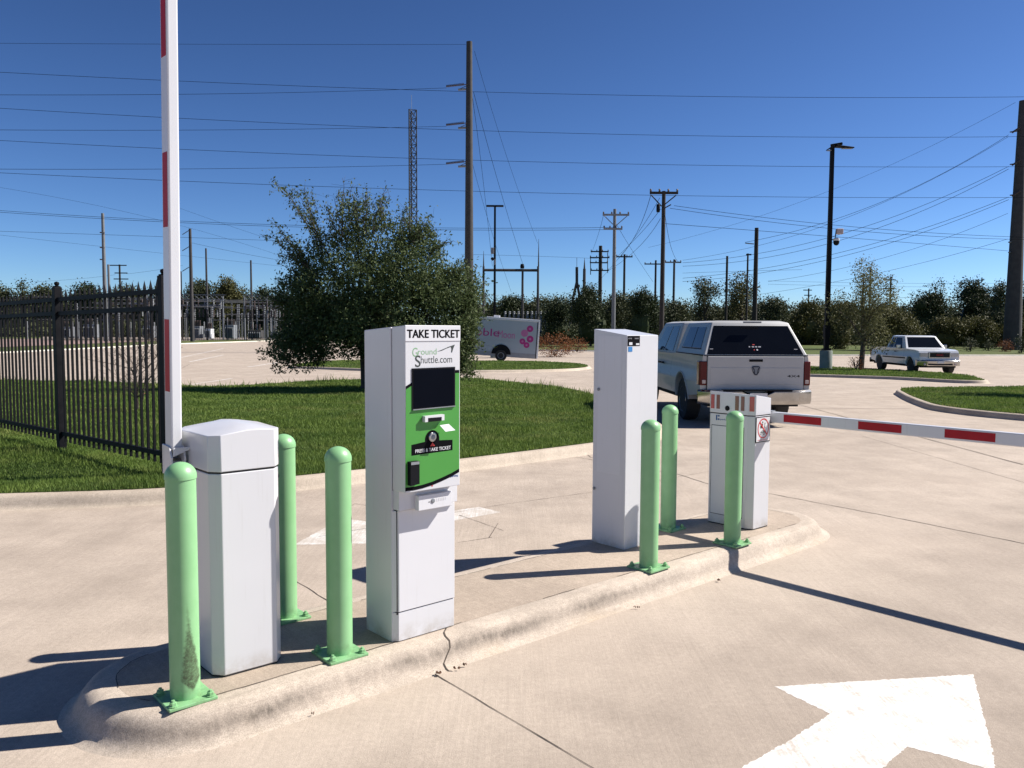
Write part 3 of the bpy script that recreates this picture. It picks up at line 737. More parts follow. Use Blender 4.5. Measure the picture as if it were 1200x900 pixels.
# right barrier cabinet
O = (5.39, 3.48, K)
rb = thing('barrier_gate', W(*O), ANG, 'white barrier cabinet with red light strips and prohibition sign, boom lowered across the lane', 'barrier gate')
foot = [(5.275, 3.345), (5.300, 3.292), (5.497, 3.290), (5.505, 3.30), (5.505, 3.665), (5.49, 3.68), (5.287, 3.68), (5.275, 3.665)]
mb = MB(); mb.prism(foot, K+.008, .966); mb.shift(O); bd = mb.build('body', M_white, rb, bevel=.003)
c_ = (5.39, 3.48)
sh = lambda k: [(c_[0]+(x-c_[0])*k, c_[1]+(y-c_[1])*k) for x, y in foot]
mb = MB(); mb.prism(sh(.985), K, .974); mb.shift(O); mb.build('seam_gap', M_seam, bd)
fc = sh(1.008); n = 8
tz = lambda x, y: 1.136-.012*(3.68-y)/.39-.030*max(0, (x-5.3)/.2)
mb = MB(); vs = [(x, y, .973) for x, y in fc]+[(x, y, tz(x, y)) for x, y in fc]
mb.add(vs, [list(range(n))[::-1]]+[(i, (i+1) % n, n+(i+1) % n, n+i) for i in range(n)]+[(n, n+1, n+2, n+3, n+4, n+5, n+6, n+7)]); mb.shift(O)
cap = mb.build('cap', M_white, rb, bevel=.003)
ux = 5.2735
for a, b, m in ((3.633, 3.663, M_ledr), (3.585, 3.613, M_ledb), (3.420, 3.45, M_ledb), (3.372, 3.400, M_ledb)):
    B(ux-.0025, ux+.001, a, b, 1.003, 1.110, 'light_strip', m, cap, 0, Oo=O)
p0, p1 = fc[0], fc[1]; q = lambda t: (p0[0]+(p1[0]-p0[0])*t, p0[1]+(p1[1]-p0[1])*t); l = math.dist(p0, p1); nx, ny = (p1[1]-p0[1])/l*.0025, -(p1[0]-p0[0])/l*.0025
mb = MB(); a, b = q(.22), q(.80); mb.prism([a, b, (b[0]+nx, b[1]+ny), (a[0]+nx, a[1]+ny)], 1.003, 1.112); mb.shift(O); mb.build('light_strip', M_ledr, cap)
mb = MB(); Mx = Matrix.Translation((ux-O[0], 3.517-O[1], 1.013-O[2])) @ Matrix.Rotation(R(-90), 4, 'Y')
mb.lathe([(.020, 0), (.020, .004), (.016, .008), (.001, .008)], 8, Mx); mb.build('lock_knob', M_blkpl, rb, True)
dd = B(5.2715, 5.276, 3.375, 3.650, .20, .875, 'service_door', M_white2, rb, .0015, Oo=O)
B(5.2735, 5.2765, 3.371, 3.654, .196, .879, 'door_gap', M_seam, dd, 0, Oo=O)
B(5.2725, 5.276, 3.606, 3.616, .915, .955, 'blue_logo', M_navy, rb, 0, Oo=O)
B(5.2725, 5.276, 3.585, 3.600, .918, .930, 'blue_logo', M_navy, rb, 0, Oo=O); B(5.2725, 5.276, 3.585, 3.600, .944, .955, 'blue_logo', M_navy, rb, 0, Oo=O)
o = text('parking', -3.578+O[1], -3.50+O[1], .915-K, .932-K, 5.2745-O[0], M_navy, rb, 'logo_lettering', face='-x', bold=.02)
# prohibition sign
sy = 3.2885
sp = B(5.298, 5.490, sy-.003, sy+.002, .772, .962, 'prohibition_sign', M_blkpl, rb, 0, Oo=O)
B(5.3045, 5.4835, sy-.0036, sy, .7785, .9555, 'sign_face', M_white2, sp, 0, Oo=O)
cx, cz = 5.394, .874
def ringm(r0, r1, y, m, nm, par, seg=40):
    mb = MB(); vs = [(cx+r*math.cos(2*PI*k/seg)-O[0], y-O[1], cz+r*math.sin(2*PI*k/seg)-O[2]) for r in (r0, r1) for k in range(seg)]
    mb.add(vs, [(k, (k+1) % seg, seg+(k+1) % seg, seg+k) for k in range(seg)]); return mb.build(nm, m, par)
ringm(.066, .0745, sy-.0052, M_redp, 'red_ring', sp)
mb = MB(); d = .049; mb.add([(cx-d-.004-O[0], sy-.0054-O[1], cz+d-.004-O[2]), (cx-d+.004-O[0], sy-.0054-O[1], cz+d+.004-O[2]), (cx+d+.004-O[0], sy-.0054-O[1], cz-d+.004-O[2]), (cx+d-.004-O[0], sy-.0054-O[1], cz-d-.004-O[2])], [(0, 1, 2, 3)]); mb.build('red_slash', M_redp, sp)
# pictogram: a bicycle and a figure pushing it
def glyph(parts, nm):
    mb = MB()
    for pts, r in parts:
        pts = [(cx+x, z+cz) for x, z in pts]
        for i in range(len(pts)-1):
            (xa, za), (xb, zb) = pts[i], pts[i+1]; l = math.hypot(xb-xa, zb-za) or 1; px_, pz_ = -(zb-za)/l*r, (xb-xa)/l*r
            mb.add([(xa+px_-O[0], sy-.0045-O[1], za+pz_-O[2]), (xa-px_-O[0], sy-.0045-O[1], za-pz_-O[2]), (xb-px_-O[0], sy-.0045-O[1], zb-pz_-O[2]), (xb+px_-O[0], sy-.0045-O[1], zb+pz_-O[2])], [(0, 1, 2, 3)])
    return mb.build(nm, M_logo_d, sp)
circ = lambda x, z, r: [(x+r*math.cos(2*PI*k/14), z+r*math.sin(2*PI*k/14)) for k in range(15)]
glyph([(circ(-.028, -.036, .012), .0022), (circ(.010, -.036, .012), .0022), ([(-.028, -.036), (-.016, -.016), (.004, -.016), (.010, -.036)], .0018),
       ([(-.016, -.016), (-.008, -.036), (.004, -.016)], .0015)], 'bicycle_pictogram')
glyph([(circ(-.010, .045, .004), .004), ([(-.014, .034), (-.022, .008)], .011), ([(-.040, .012), (-.006, .012)], .010), ([(.020, .034), (.020, -.004)], .003), (circ(.022, .036, .003), .003), ([(.012, .012), (.030, .004)], .003)], 'figure_pictogram')
text('AUTHORIZED VEHICLES ONLY', 5.318-O[0], 5.470-O[0], .785-K, .792-K, sy-.0045-O[1], M_redp, sp, 'small_print', bold=.01)
bm2 = boom(rb, O, 5.5535, 3.33, False)
mb = MB(); mb.box(5.507, 5.529, 3.33, 3.50, .90, .995); mb.box(5.525, 5.582, 3.30, 3.46, .898, .904); mb.box(5.525, 5.582, 3.30, 3.46, .988, .994); mb.shift(O); mb.build('boom_bracket', M_galv, rb, bevel=.001)

# ------------------------------------------------------------------ fence by the lawn
f0, f1 = Vector((-3.47, 8.19, 0)), Vector((-5.56, 10.05, 0)); fd = (f1-f0); fl = fd.length; fdn = fd/fl; fyaw = math.atan2(fd.y, fd.x)
fe = thing('iron_fence', (f0.x, f0.y, K-.02), fyaw, 'black picket fence with pointed tips standing on the lawn', 'fence')
SL = -.0062   # follows the ground
for i in range(4):
    z = -i*fl*SL*-1*0 + i*0
    mb = MB(); x = i*fl; zb = -.03*i
    mb.box(x-.044, x+.044, -.044, .044, zb-.2, zb+2.01); mb.build('post', M_fence, fe, bevel=.003)
    mb = MB(); Mx = Matrix.Translation((x, 0, zb+2.01)); mb.lathe([(.044, 0), (.044, .012), (.018, .018), (.026, .030), (.030, .045), (.024, .062), (.001, .070)], 16, Mx); mb.build('post_cap', M_fence, fe, True)
pk = None
for i in range(3):
    for k in range(1, 20):
        x = i*fl+fl*k/20; zb = -.03*(x/fl)
        if pk is None:
            mb = MB(); r_ = .0115
            mb.box(-r_, r_, -r_, r_, .12, 1.90); mb.add([(-r_*1.15, -r_*1.15, 1.90), (r_*1.15, -r_*1.15, 1.90), (r_*1.15, r_*1.15, 1.90), (-r_*1.15, r_*1.15, 1.90), (0, 0, 1.985)], [(0, 1, 4), (1, 2, 4), (2, 3, 4), (3, 0, 4), (0, 3, 2, 1)])
            pk = mb.build('picket', M_fence, fe); c = pk
        else: c = pk.copy(); COL.objects.link(c); c.parent = fe
        c.location = (x, 0, zb)
    for z in (.22, 1.69, 1.86):
        mb = MB(); za, zc = z-.03*i, z-.03*(i+1); x0, x1 = i*fl+.044, (i+1)*fl-.044
        h = .024; mb.add([(x0, -.018, za-h), (x0, .018, za-h), (x0, .018, za+h), (x0, -.018, za+h), (x1, -.018, zc-h), (x1, .018, zc-h), (x1, .018, zc+h), (x1, -.018, zc+h)],
            [(0, 1, 2, 3), (4, 7, 6, 5), (0, 4, 5, 1), (1, 5, 6, 2), (2, 6, 7, 3), (3, 7, 4, 0)]); mb.build('rail', M_fence, fe)

# ------------------------------------------------------------------ pickups
def pickup(name, label, loc, rz, paint, p):
    t = thing(name, loc, rz, label, 'pickup truck')
    L, zb, W2 = p['L'], p['bed'], p['W']/2
    ra, fa = p['ra'], p['fa']; ar, az = p['arch'], p['az']
    zs = p['sill']; zc = p['cowl']; zh = p['hood']
    arc = lambda c: [(c+ar*math.cos(a), az+ar*math.sin(a)) for a in [PI-PI*k/12 for k in range(13)]]
    prof = [(.03, zs+.08), (ra-ar, zs)]+arc(ra)+[(ra+ar, zs-.02), (fa-ar, zs-.02)]+arc(fa)+[(fa+ar, zs), (L-.10, zs+.04), (L-.02, zs+.22), (L-.04, zh-.22), (L-.14, zh-.03), (L-.5, zh+.02), (p['cab1']+.15, zc), (p['cab0']-.02, zc), (p['cab0']-.02, zb), (.01, zb)]
    def wx(z): return 1.0-.06*max(0, (z-.95))/.35-.05*max(0, (.75-z))/.4
    bm = bmesh.new()
    a = [bm.verts.new((-W2, y, z)) for y, z in prof]; f = bm.faces.new(a)
    r = bmesh.ops.extrude_face_region(bm, geom=[f]); 
    for v in r['geom']:
        if isinstance(v, bmesh.types.BMVert): v.co.x = W2
    for z in (.62, .80, .98, 1.12): bmesh.ops.bisect_plane(bm, geom=bm.verts[:]+bm.edges[:]+bm.faces[:], plane_co=(0, 0, z), plane_no=(0, 0, 1))
    for v in bm.verts:
        v.co.x *= wx(v.co.z)
        if v.co.y > L-.8: v.co.x *= 1-.10*((v.co.y-(L-.8))/.8)**2
        if v.co.y < .3: v.co.x *= 1-.03*((.3-v.co.y)/.3)
    bmesh.ops.recalc_face_normals(bm, faces=bm.faces)
    me = bpy.data.meshes.new('body'); bm.to_mesh(me); bm.free(); me.materials.append(paint)
    body = bpy.data.objects.new('body', me); COL.objects.link(body); body.parent = t
    bv = body.modifiers.new('bevel', 'BEVEL'); bv.width = p.get('bev', .03); bv.segments = 4; bv.limit_method = 'ANGLE'; bv.angle_limit = R(28)
    for q in me.polygons: q.use_smooth = True
    try: me.set_sharp_from_angle(angle=R(50))
    except Exception: pass
    mb = MB(); mb.box(-W2+.2, W2-.2, .1, L-.1, zs-.14, zs+.3); mb.build('underbody', M_dark, t)
    # flares
    for s in (-1, 1):
        for c in (ra, fa):
            mb = MB(); pts = [(s*(W2*wx(az+ar*math.sin(a_))+.004), c+(ar+.02)*math.cos(a_), az+(ar+.02)*math.sin(a_)) for a_ in [PI-PI*k/16 for k in range(17)]]
            mb.tube(pts, .013, 6); mb.build('wheel_flare', paint, body, True)
    # wheels
    for s in (-1, 1):
        for c in (ra, fa):
            mb = MB(); M = Matrix.Translation((s*(W2-.17), c, p['tr'])) @ Matrix.Rotation(R(90)*s, 4, 'Y'); rr = p['tr']
            mb.lathe([(rr*.60, -.13), (rr*.93, -.13), (rr*.99, -.10), (rr, -.06), (rr, .06), (rr*.99, .10), (rr*.93, .13), (rr*.62, .125)], 40, M); w = mb.build('wheel', M_tyre, t, True)
            mb = MB(); mb.lathe([(rr*.62, .10), (rr*.60, .128), (rr*.55, .11), (rr*.50, .06), (rr*.2, .05), (rr*.18, .085), (.001, .09)], 32, M); mb.build('rim', M_chrome, w, True)
            for k in range(6):
                mb = MB(); A = M @ Matrix.Rotation(2*PI*k/6, 4, 'Z'); mb.box(-.022, .022, rr*.15, rr*.58, .06, .10, A); mb.build('spoke', M_chrome, w)
    # cab greenhouse
    def house(nm, y0, y1, z0, z1, r0, r1, i0, ix, m, par, curve=.03, bev=.03):
        """frustum: bottom y0..y1 at z0, top inset r0 (rear) r1 (front) and ix at the sides"""
        xb, xt = W2*wx(z0)-i0, W2*wx(z0)-i0-ix
        v = [(-xb, y0, z0), (xb, y0, z0), (xb, y1, z0), (-xb, y1, z0), (-xt, y0+r0, z1-curve), (xt, y0+r0, z1-curve), (xt, y1-r1, z1-curve), (-xt, y1-r1, z1-curve)]
        k = .80; v += [(-xt*k, y0+r0+.07, z1), (xt*k, y0+r0+.07, z1), (xt*k, y1-r1-.12, z1), (-xt*k, y1-r1-.12, z1)]
        mb = MB(); mb.add(v, [(3, 2, 1, 0), (0, 1, 5, 4), (1, 2, 6, 5), (2, 3, 7, 6), (3, 0, 4, 7), (4, 5, 9, 8), (5, 6, 10, 9), (6, 7, 11, 10), (7, 4, 8, 11), (8, 9, 10, 11)])
        o = mb.build(nm, m, par, True, bev, 3); 
        return o, v
    def pane(v, face, u0, u1, w0, w1, nm, m, par, off=.006, skew=(0, 0, 0, 0)):
        """window on a face of the frustum, face = 4 vertex ids (bl, br, tr, tl) seen from outside"""
        bl, br, tr, tl = [Vector(v[i]) for i in face]
        def P(a, b): return (bl*(1-a)+br*a)*(1-b)+(tl*(1-a)+tr*a)*b
        q = [P(u0+skew[0], w0), P(u1+skew[1], w0), P(u1+skew[2], w1), P(u0+skew[3], w1)]
        nrm = (br-bl).cross(tl-bl).normalized(); c = sum(q, Vector())/4
        mb = MB(); mb.add([x+nrm*off for x in q]+[x-nrm*.004 for x in q], [(0, 1, 2, 3), (0, 4, 5, 1), (1, 5, 6, 2), (2, 6, 7, 3), (3, 7, 4, 0)]); return mb.build(nm, m, par, bevel=.003)
    cab, v = house('cab', p['cab0'], p['cab1']+.15, zc-.01, p['roof'], p['cr'], p['cf'], .012, .20, paint, t)
    pane(v, (2, 3, 7, 6), .07, .93, .10, .92, 'windshield', M_glass, cab)
    pane(v, (0, 1, 5, 4), .10, .90, .15, .88, 'rear_window', M_glass, cab)
    for s, fc_ in ((-1, (3, 0, 4, 7)), (1, (1, 2, 6, 5))):
        for a_, b_ in p['win']:
            if s < 0: pane(v, fc_, 1-b_, 1-a_, .08, .88, 'side_window', M_glass, cab)
            else: pane(v, fc_, a_, b_, .08, .88, 'side_window', M_glass, cab)
    # door cuts and handles
    for s in (-1, 1):
        for y in p['doors']:
            mb = MB(); xs_ = [(s*(W2*wx(z)+.0015), z) for z in (zs+.03, .62, .80, .98, zc-.03)]
            vs = [(x, y-.004, z) for x, z in xs_]+[(x, y+.004, z) for x, z in xs_]; mb.add(vs, [(i, i+1, i+6, i+5) for i in range(4)]); mb.build('door_gap', M_seam, body)
        for y in p['handles']:
            mb = MB(); x = s*(W2*wx(1.03)+.012); mb.box(min(x, x-s*.03), max(x, x-s*.03), y-.09, y+.09, 1.005, 1.045); mb.build('door_handle', p.get('hm', M_blkpl), body, bevel=.008)
        mb = MB(); x = s*(W2+.10); mb.box(min(x-.10, x+.10), max(x-.10, x+.10), p['mir']-.05, p['mir']+.05, zc-.01, zc+.19); m_ = mb.build('side_mirror', paint if p.get('mpaint') else M_chrome, t, bevel=.03)
        mb = MB(); mb.box(s*(W2-.06)-.04, s*(W2-.06)+.04, p['mir']-.02, p['mir']+.02, zc-.01, zc+.05); mb.build('mirror_arm', M_blkpl, m_)
        if p.get('stripe'):
            for ya, yb in ((ra+ar+.05, fa-ar-.03),):
                mb = MB(); x = s*(W2*wx(.74)+.008); mb.box(min(x, x-s*.02), max(x, x-s*.02), ya, yb, .70, .76); mb.build('side_moulding', M_blkpl, body)
    # tailgate
    tg = MB(); tg.box(-W2*.845, W2*.845, -.012, .03, zs+.16, zb-.012); tgo = tg.build('tailgate', paint, t, bevel=.012)
    mb = MB(); mb.box(-W2*.855, W2*.855, .004, .02, zs+.145, zb-.002); mb.build('tailgate_gap', M_seam, tgo)
    mb = MB(); mb.box(-W2*.80, W2*.80, -.018, -.008, zs+.26, zb-.21); mb.build('pressing', paint, tgo, bevel=.008)
    mb = MB(); mb.box(-.12, .12, -.022, -.005, zb-.105, zb-.062); mb.build('tailgate_handle', M_blkpl, tgo, bevel=.006)
    for s in (-1, 1):
        mb = MB(); xi, xo = s*W2*.855, s*(W2*.965)
        pr = [(xi, -.012), (xo, .000), (s*(W2*.985), .05), (s*(W2*.975), .22), (xi, .22)]
        if s < 0: pr = pr[::-1]
        mb.prism(pr, p['tl0'], p['tl1']); tl = mb.build('tail_light', M_tail, t, bevel=.012)
        mb = MB(); mb.box(min(xi+s*.02, xo-s*.03), max(xi+s*.02, xo-s*.03), -.018, .01, p['tl0']+.03, p['tl0']+.095); mb.build('reversing_lens', M_tailw, tl, bevel=.006)
    # rear bumper
    mb = MB(); n = 14; secs = []
    for k in range(n+1):
        x = -W2*1.0+2*W2*k/n; e = abs(x)/W2; yb = -.17+.20*max(0, e-.6)**1.6/.23; dip = .06 if e < .16 else 0
        secs.append([(x, yb+.02, zs-.085), (x, yb-.02, zs-.02), (x, yb-.02, zs+.13-dip), (x, yb+.03, zs+.165-dip), (x, .05, zs+.165-dip), (x, .05, zs-.085)])
    vs = [q for s_2 in secs for q in s_2]; fs = [(i*6+k, i*6+(k+1) % 6, i*6+6+(k+1) % 6, i*6+6+k) for i in range(n) for k in range(6)]+[list(range(6)), list(range(n*6, n*6+6))[::-1]]
    mb.add(vs, fs); rbp = mb.build('rear_bumper', M_chrome, t, True, .008)
    mb = MB(); mb.box(-W2*.6, W2*.6, -.165, -.02, zs+.150, zs+.172); mb.build('step_pad', M_blkpl, rbp)
    mb = MB(); mb.box(-.152, .152, -.200, -.188, zs+.01, zs+.115); pl = mb.build('license_plate', M_white2, rbp)
    # front
    yf = L
    mb = MB(); n = 12; secs = []
    for k in range(n+1):
        x = -W2*.99+2*W2*.99*k/n; e = abs(x)/W2; yb = yf+.13-.22*e**3
        secs.append([(x, yb-.03, zs-.06), (x, yb, zs+.0), (x, yb, zs+.18), (x, yb-.04, zs+.22), (x, yf-.25, zs+.22), (x, yf-.25, zs-.06)])
    vs = [q for s_2 in secs for q in s_2]; mb.add(vs, [(i*6+k, i*6+6+k, i*6+6+(k+1) % 6, i*6+(k+1) % 6) for i in range(n) for k in range(6)]+[list(range(6))[::-1], list(range(n*6, n*6+6))])
    fb = mb.build('front_bumper', M_chrome, t, True, .01)
    mb = MB(); mb.box(-.55, .55, yf+.09, yf+.135, zs-.02, zs+.05); mb.build('air_intake', M_dark, fb)
    mb = MB(); mb.box(-.152, .152, yf+.125, yf+.140, zs+.07, zs+.17); mb.build('license_plate', M_white2, fb)
    for s in (-1, 1):
        mb = MB(); M = Matrix.Translation((s*.70, yf+.06, zs+.02)) @ Matrix.Rotation(R(-90), 4, 'X'); mb.lathe([(.05, 0), (.05, .03), (.001, .035)], 16, M); mb.build('fog_light', M_tailw, fb)
        mb = MB(); mb.box(min(s*.50, s*.90), max(s*.50, s*.90), yf-.16, yf-.008+.0, zh-.30, zh-.11)
        hl = mb.build('headlight', mat('headlight_glass', (.42, .43, .45), .1, .3), t, bevel=.03)
    mb = MB(); mb.box(-.50, .50, yf-.1, yf+.015, zh-.36, zh-.08); gr = mb.build('grille', M_chrome, t, bevel=.02)
    mb = MB(); mb.box(-.455, .455, yf, yf+.020, zh-.325, zh-.115); gi = mb.build('grille_inset', M_dark, gr, bevel=.004)
    if p.get('grille_text'):
        o = text(p['grille_text'], -.17, .17, zh-.26, zh-.18, 0, M_redp, gr, 'grille_lettering', bold=.03)
        for q in o.data.vertices: q.co = (-q.co.x, yf+.025, q.co.z)
    # bed
    mb = MB(); mb.box(-W2*.80, W2*.80, .06, p['cab0']-.06, zb-.01, zb+.004); bd_ = mb.build('bed_opening', M_dark, t)
    for s in (-1, 1):
        mb = MB(); mb.box(min(s*W2*.80, s*W2*.93), max(s*W2*.80, s*W2*.93), .04, p['cab0']-.03, zb-.006, zb+.014); mb.build('bed_rail', M_blkpl, t)
    return t, house, pane, tgo, W2, wx, body

RX, RY = 4.27, 14.35
ram, house, pane, tgo, W2, wx, body = pickup('pickup_truck', 'silver pickup truck with matching topper, seen from behind, driving away past the right barrier', (RX, RY, gz(RY)-.01), R(2.2), M_paint,
    dict(L=5.8, W=2.02, bed=1.26, ra=1.28, fa=4.85, arch=.47, az=.43, sill=.50, cowl=1.24, hood=1.16, cab0=2.02, cab1=4.25, roof=1.88, cr=.16, cf=.62, tr=.40,
         win=[(.09, .40), (.44, .80)], doors=[2.10, 3.05, 4.15], handles=[2.95, 3.20], mir=3.85, tl0=.74, tl1=1.16))
cp, v = house('topper', .015, 2.0, 1.262, 1.875, .34, .02, .03, .23, M_paint, ram, .035, .022)
pane(v, (0, 1, 5, 4), .035, .965, .03, .90, 'rear_window', M_glass, cp)
mb = MB(); mb.box(-W2*.90, W2*.90, .004, .03, 1.252, 1.268); mb.build('topper_seal', M_seam, cp)
for fc_, s in (((3, 0, 4, 7), -1), ((1, 2, 6, 5), 1)):
    sw = pane(v, fc_, .17, .86, .20, .86, 'side_window', M_glass, cp)
    pane(v, fc_, .52, .535, .20, .86, 'window_divider', M_blkpl, sw, .009)
    pane(v, fc_, .15, .88, .17, .20, 'window_trim', M_blkpl, sw, .007)
# brake light, stickers on glass
mb = MB(); mb.box(-.16, .16, .215, .26, 1.832, 1.862); mb.build('brake_light', M_galv, cp, bevel=.004)
rw = [c for c in cp.children if c.name.startswith('rear_window')][0]
def onrear(f, z): return f   # helper kept for clarity
def glass_mark(x0, x1, z0, z1, m, nm):
    y = lambda z: .015+(z-1.262)/(.578)*.34-.010
    mb = MB(); mb.add([(x0, y(z0), z0), (x1, y(z0), z0), (x1, y(z1), z1), (x0, y(z1), z1)], [(0, 1, 2, 3)]); return mb.build(nm, m, rw)
for k, (a, b) in enumerate(((-.10, -.075), (-.045, -.005), (.015, .05), (.07, .115))): glass_mark(a, b, 1.405, 1.425, M_greyt, 'window_sticker')
glass_mark(-.03, .01, 1.445, 1.46, M_redp, 'window_sticker'); glass_mark(.03, .055, 1.35, 1.375, M_white2, 'window_sticker'); glass_mark(-.02, .0, 1.355, 1.37, M_redp, 'window_sticker')
glass_mark(-.80, -.74, 1.37, 1.38, M_greyt, 'window_sticker'); glass_mark(.70, .76, 1.37, 1.38, M_greyt, 'window_sticker')
# tailgate emblem: a shield with a horned head
EK = .92
sh_o = [(-.075, .07), (-.045, .082), (.045, .082), (.075, .07), (.082, .03), (.055, -.05), (.02, -.095), (-.02, -.095), (-.055, -.05), (-.082, .03)]
zE = 1.005
mb = MB(); mb.prism([(x*EK, z*EK+zE) for x, z in sh_o], -.027, -.015, 'y'); em = mb.build('emblem', M_emb, tgo, bevel=.003)
for pts in ([(-.055, .058), (.055, .058), (.030, .030), (.024, -.02), (.012, -.07), (-.012, -.07), (-.024, -.02), (-.030, .030)],
            [(-.070, .05), (-.060, .025), (-.045, -.005), (-.050, -.030), (-.062, -.01), (-.074, .025)], [(.070, .05), (.074, .025), (.062, -.01), (.050, -.030), (.045, -.005), (.060, .025)]):
    mb = MB(); mb.prism([(x*EK, z*EK+zE) for x, z in pts], -.031, -.026, 'y'); mb.build('emblem_relief', M_galv, em)
text('4X4', .56, .78, .885, .925, -.0195, M_blkpl, tgo, 'badge_lettering', bold=.03)

TX, TY = 19.85, 38.0
pickup('pickup_truck', 'white pickup truck facing the camera with dark grille and chrome bumper, parked beyond the island', (TX+.20, TY+5.65, gz(TY)-.01), R(178.), M_paintw,
    dict(L=5.6, W=2.0, bed=1.20, ra=1.2, fa=4.75, arch=.43, az=.38, sill=.46, cowl=1.18, hood=1.13, cab0=1.95, cab1=4.05, roof=1.80, cr=.28, cf=.62, tr=.37,
         win=[(.10, .36), (.40, .82)], doors=[2.0, 2.9, 4.1], handles=[3.1], mir=3.75, tl0=.75, tl1=1.1, bev=.055, stripe=True, grille_text='GMC'))

# ------------------------------------------------------------------ box trailer
TRX, TRY = -1.05, 52.6
tr_ = thing('box_trailer', (TRX, TRY, gz(TRY)), R(-2), 'white enclosed cargo trailer with magenta lettering and dots, parked beyond the oak', 'trailer')
tilt = Matrix.Rotation(R(3.6), 4, 'Y')
def TB(x0, x1, y0, y1, z0, z1, nm, m, par, bev=0):
    mb = MB(); mb.box(x0, x1, y0, y1, z0, z1, tilt); return mb.build(nm, m, par, bevel=bev)
tb = TB(-2.6, 2.6, 0, 2.1, .62, 2.72, 'box', M_trail, tr_, .02)
TB(-2.62, 2.62, -.02, 2.12, 2.70, 2.86, 'roof_edge', M_white2, tr_, .03)
TB(-2.6, 2.6, -.012, 2.11, .36, .66, 'skirt', mat('skirt_grey', (.28, .29, .31), .5), tr_)
TB(2.56, 2.66, -.025, 2.12, .38, 2.86, 'rear_frame', M_white2, tr_, .01)
TB(2.50, 2.555, -.014, .0, .38, 2.72, 'frame_dark_line', M_seam, tr_)  # thin dark line beside the white rear frame
TB(-.35, .05, .5, .9, 2.85, 2.98, 'roof_vent', M_white2, tr_, .03)
TB(-3.6, -2.6, .9, 1.2, .55, .68, 'hitch', M_dark, tr_)
for k in range(9): TB(-2.6+.58*k, -2.592+.58*k, -.003, .01, .66, 2.70, 'panel_seam', M_greyt, tb)
TF = Matrix.Rotation(R(3.6), 4, 'Y')
def tdisc(x, z, r, y, m, nm, par, seg=24):
    mb = MB(); mb.add([TF @ Vector((x+r*math.cos(2*PI*k/seg), y, z+r*math.sin(2*PI*k/seg))) for k in range(seg)], [list(range(seg))]); return mb.build(nm, m, par)
mb = MB(); arcp = [(.30+.62*math.cos(a), .52+.62*math.sin(a)) for a in [PI*k/16 for k in range(17)]]; mb.prism(arcp, -.05, .02, 'y', TF); mb.build('fender', M_blkpl, tr_)
mb = MB(); mb.lathe([(.22, -.1), (.36, -.1), (.37, -.05), (.37, .05), (.36, .1), (.2, .1)], 28, Matrix.Translation((.33, .0, .40)) @ Matrix.Rotation(R(90), 4, 'X')); w = mb.build('wheel', M_tyre, tr_, True)
mb = MB(); mb.lathe([(.22, .09), (.20, .11), (.1, .07), (.001, .08)], 20, Matrix.Translation((.33, .0, .40)) @ Matrix.Rotation(R(90), 4, 'X')); mb.build('rim', M_galv, w, True)
o = text('Bubble', -2.35, .10, 1.62, 2.10, -.008, M_pink, tr_, 'logo_lettering', bold=.005)
o.data.transform(TF)
o = text('Moon', .02, 1.10, 1.55, 2.02, -.008, M_pinkl, tr_, 'logo_lettering', bold=.005)
o.data.transform(TF)
o = text('www.bubblemoon.com', -1.6, 1.05, 1.34, 1.44, -.008, M_greyt, tr_, 'small_print')
o.data.transform(TF)
for x, z, r, m in ((2.05, 2.25, .21, M_pink), (1.72, 1.95, .23, M_pinkl), (2.10, 1.60, .22, M_pink), (1.62, 1.42, .19, M_pink), (1.90, 1.20, .19, M_pink)):
    d_ = tdisc(x, z, r, -.008, m, 'dot', tr_); tdisc(x, z, r*.35, -.011, M_pinkl, 'dot_centre', d_)

# ------------------------------------------------------------------ trees
def leafquads(C, size, asp=.5, k=4):
    n = len(C); a = rng.normal(size=(n, 3)); a /= np.linalg.norm(a, axis=1)[:, None]
    b = rng.normal(size=(n, 3)); b -= a*(a*b).sum(1)[:, None]; b /= np.linalg.norm(b, axis=1)[:, None]
    s = size*rng.uniform(.6, 1.35, n)[:, None]
    a = a*s*.5; b = b*s*.5*asp
    return np.stack([C-a, C+b, C+a, C-b], 1)
def inell(n, c, r, shell=.5):
    p = rng.normal(size=(n, 3)); p /= np.linalg.norm(p, axis=1)[:, None]
    return np.array(c)+p*(rng.uniform(0, 1, n)**(1/3.)*(1-shell)+shell*rng.uniform(.75, 1.02, n))[:, None]*np.array(r)
def clusters(cc, per, sig):
    C = np.repeat(cc, per, 0); return C+rng.normal(size=C.shape)*sig

# the oak on the lawn
OY = 22.6; ob = G(432, 455, K); S = OY/960.
ob = ((427-600)/960*OY+.02, OY)
oak = thing('oak_tree', (ob[0], ob[1], gz(OY)+K-.03), 0, 'bushy dark green oak tree standing on the lawn behind the ticket machine', 'tree')
px = lambda x, y: ((x-427)*S, (456-y)*S)
wood = MB(); cc = []; limbs = []
def limb(p0, p1, r0, r1, n=7, wob=.08):
    p0, p1 = Vector(p0), Vector(p1); d = p1-p0; pts = []
    for i in range(n+1):
        t = i/n; q = p0+d*t; q += Vector((random.gauss(0, wob), random.gauss(0, wob), random.gauss(0, wob)+.12*d.length*math.sin(PI*t)*.5))*(0 if i in (0, n) else 1); pts.append(q)
    wood.tube(pts, [r0+(r1-r0)*i/n for i in range(n+1)], 7); return pts
wood.tube([(0, 0, -.1), (.01, .0, .15), (-.02, .02, .6), (-.05, .03, 1.1), (-.03, 0, 1.5)], [.17, .135, .115, .105, .09], 10)
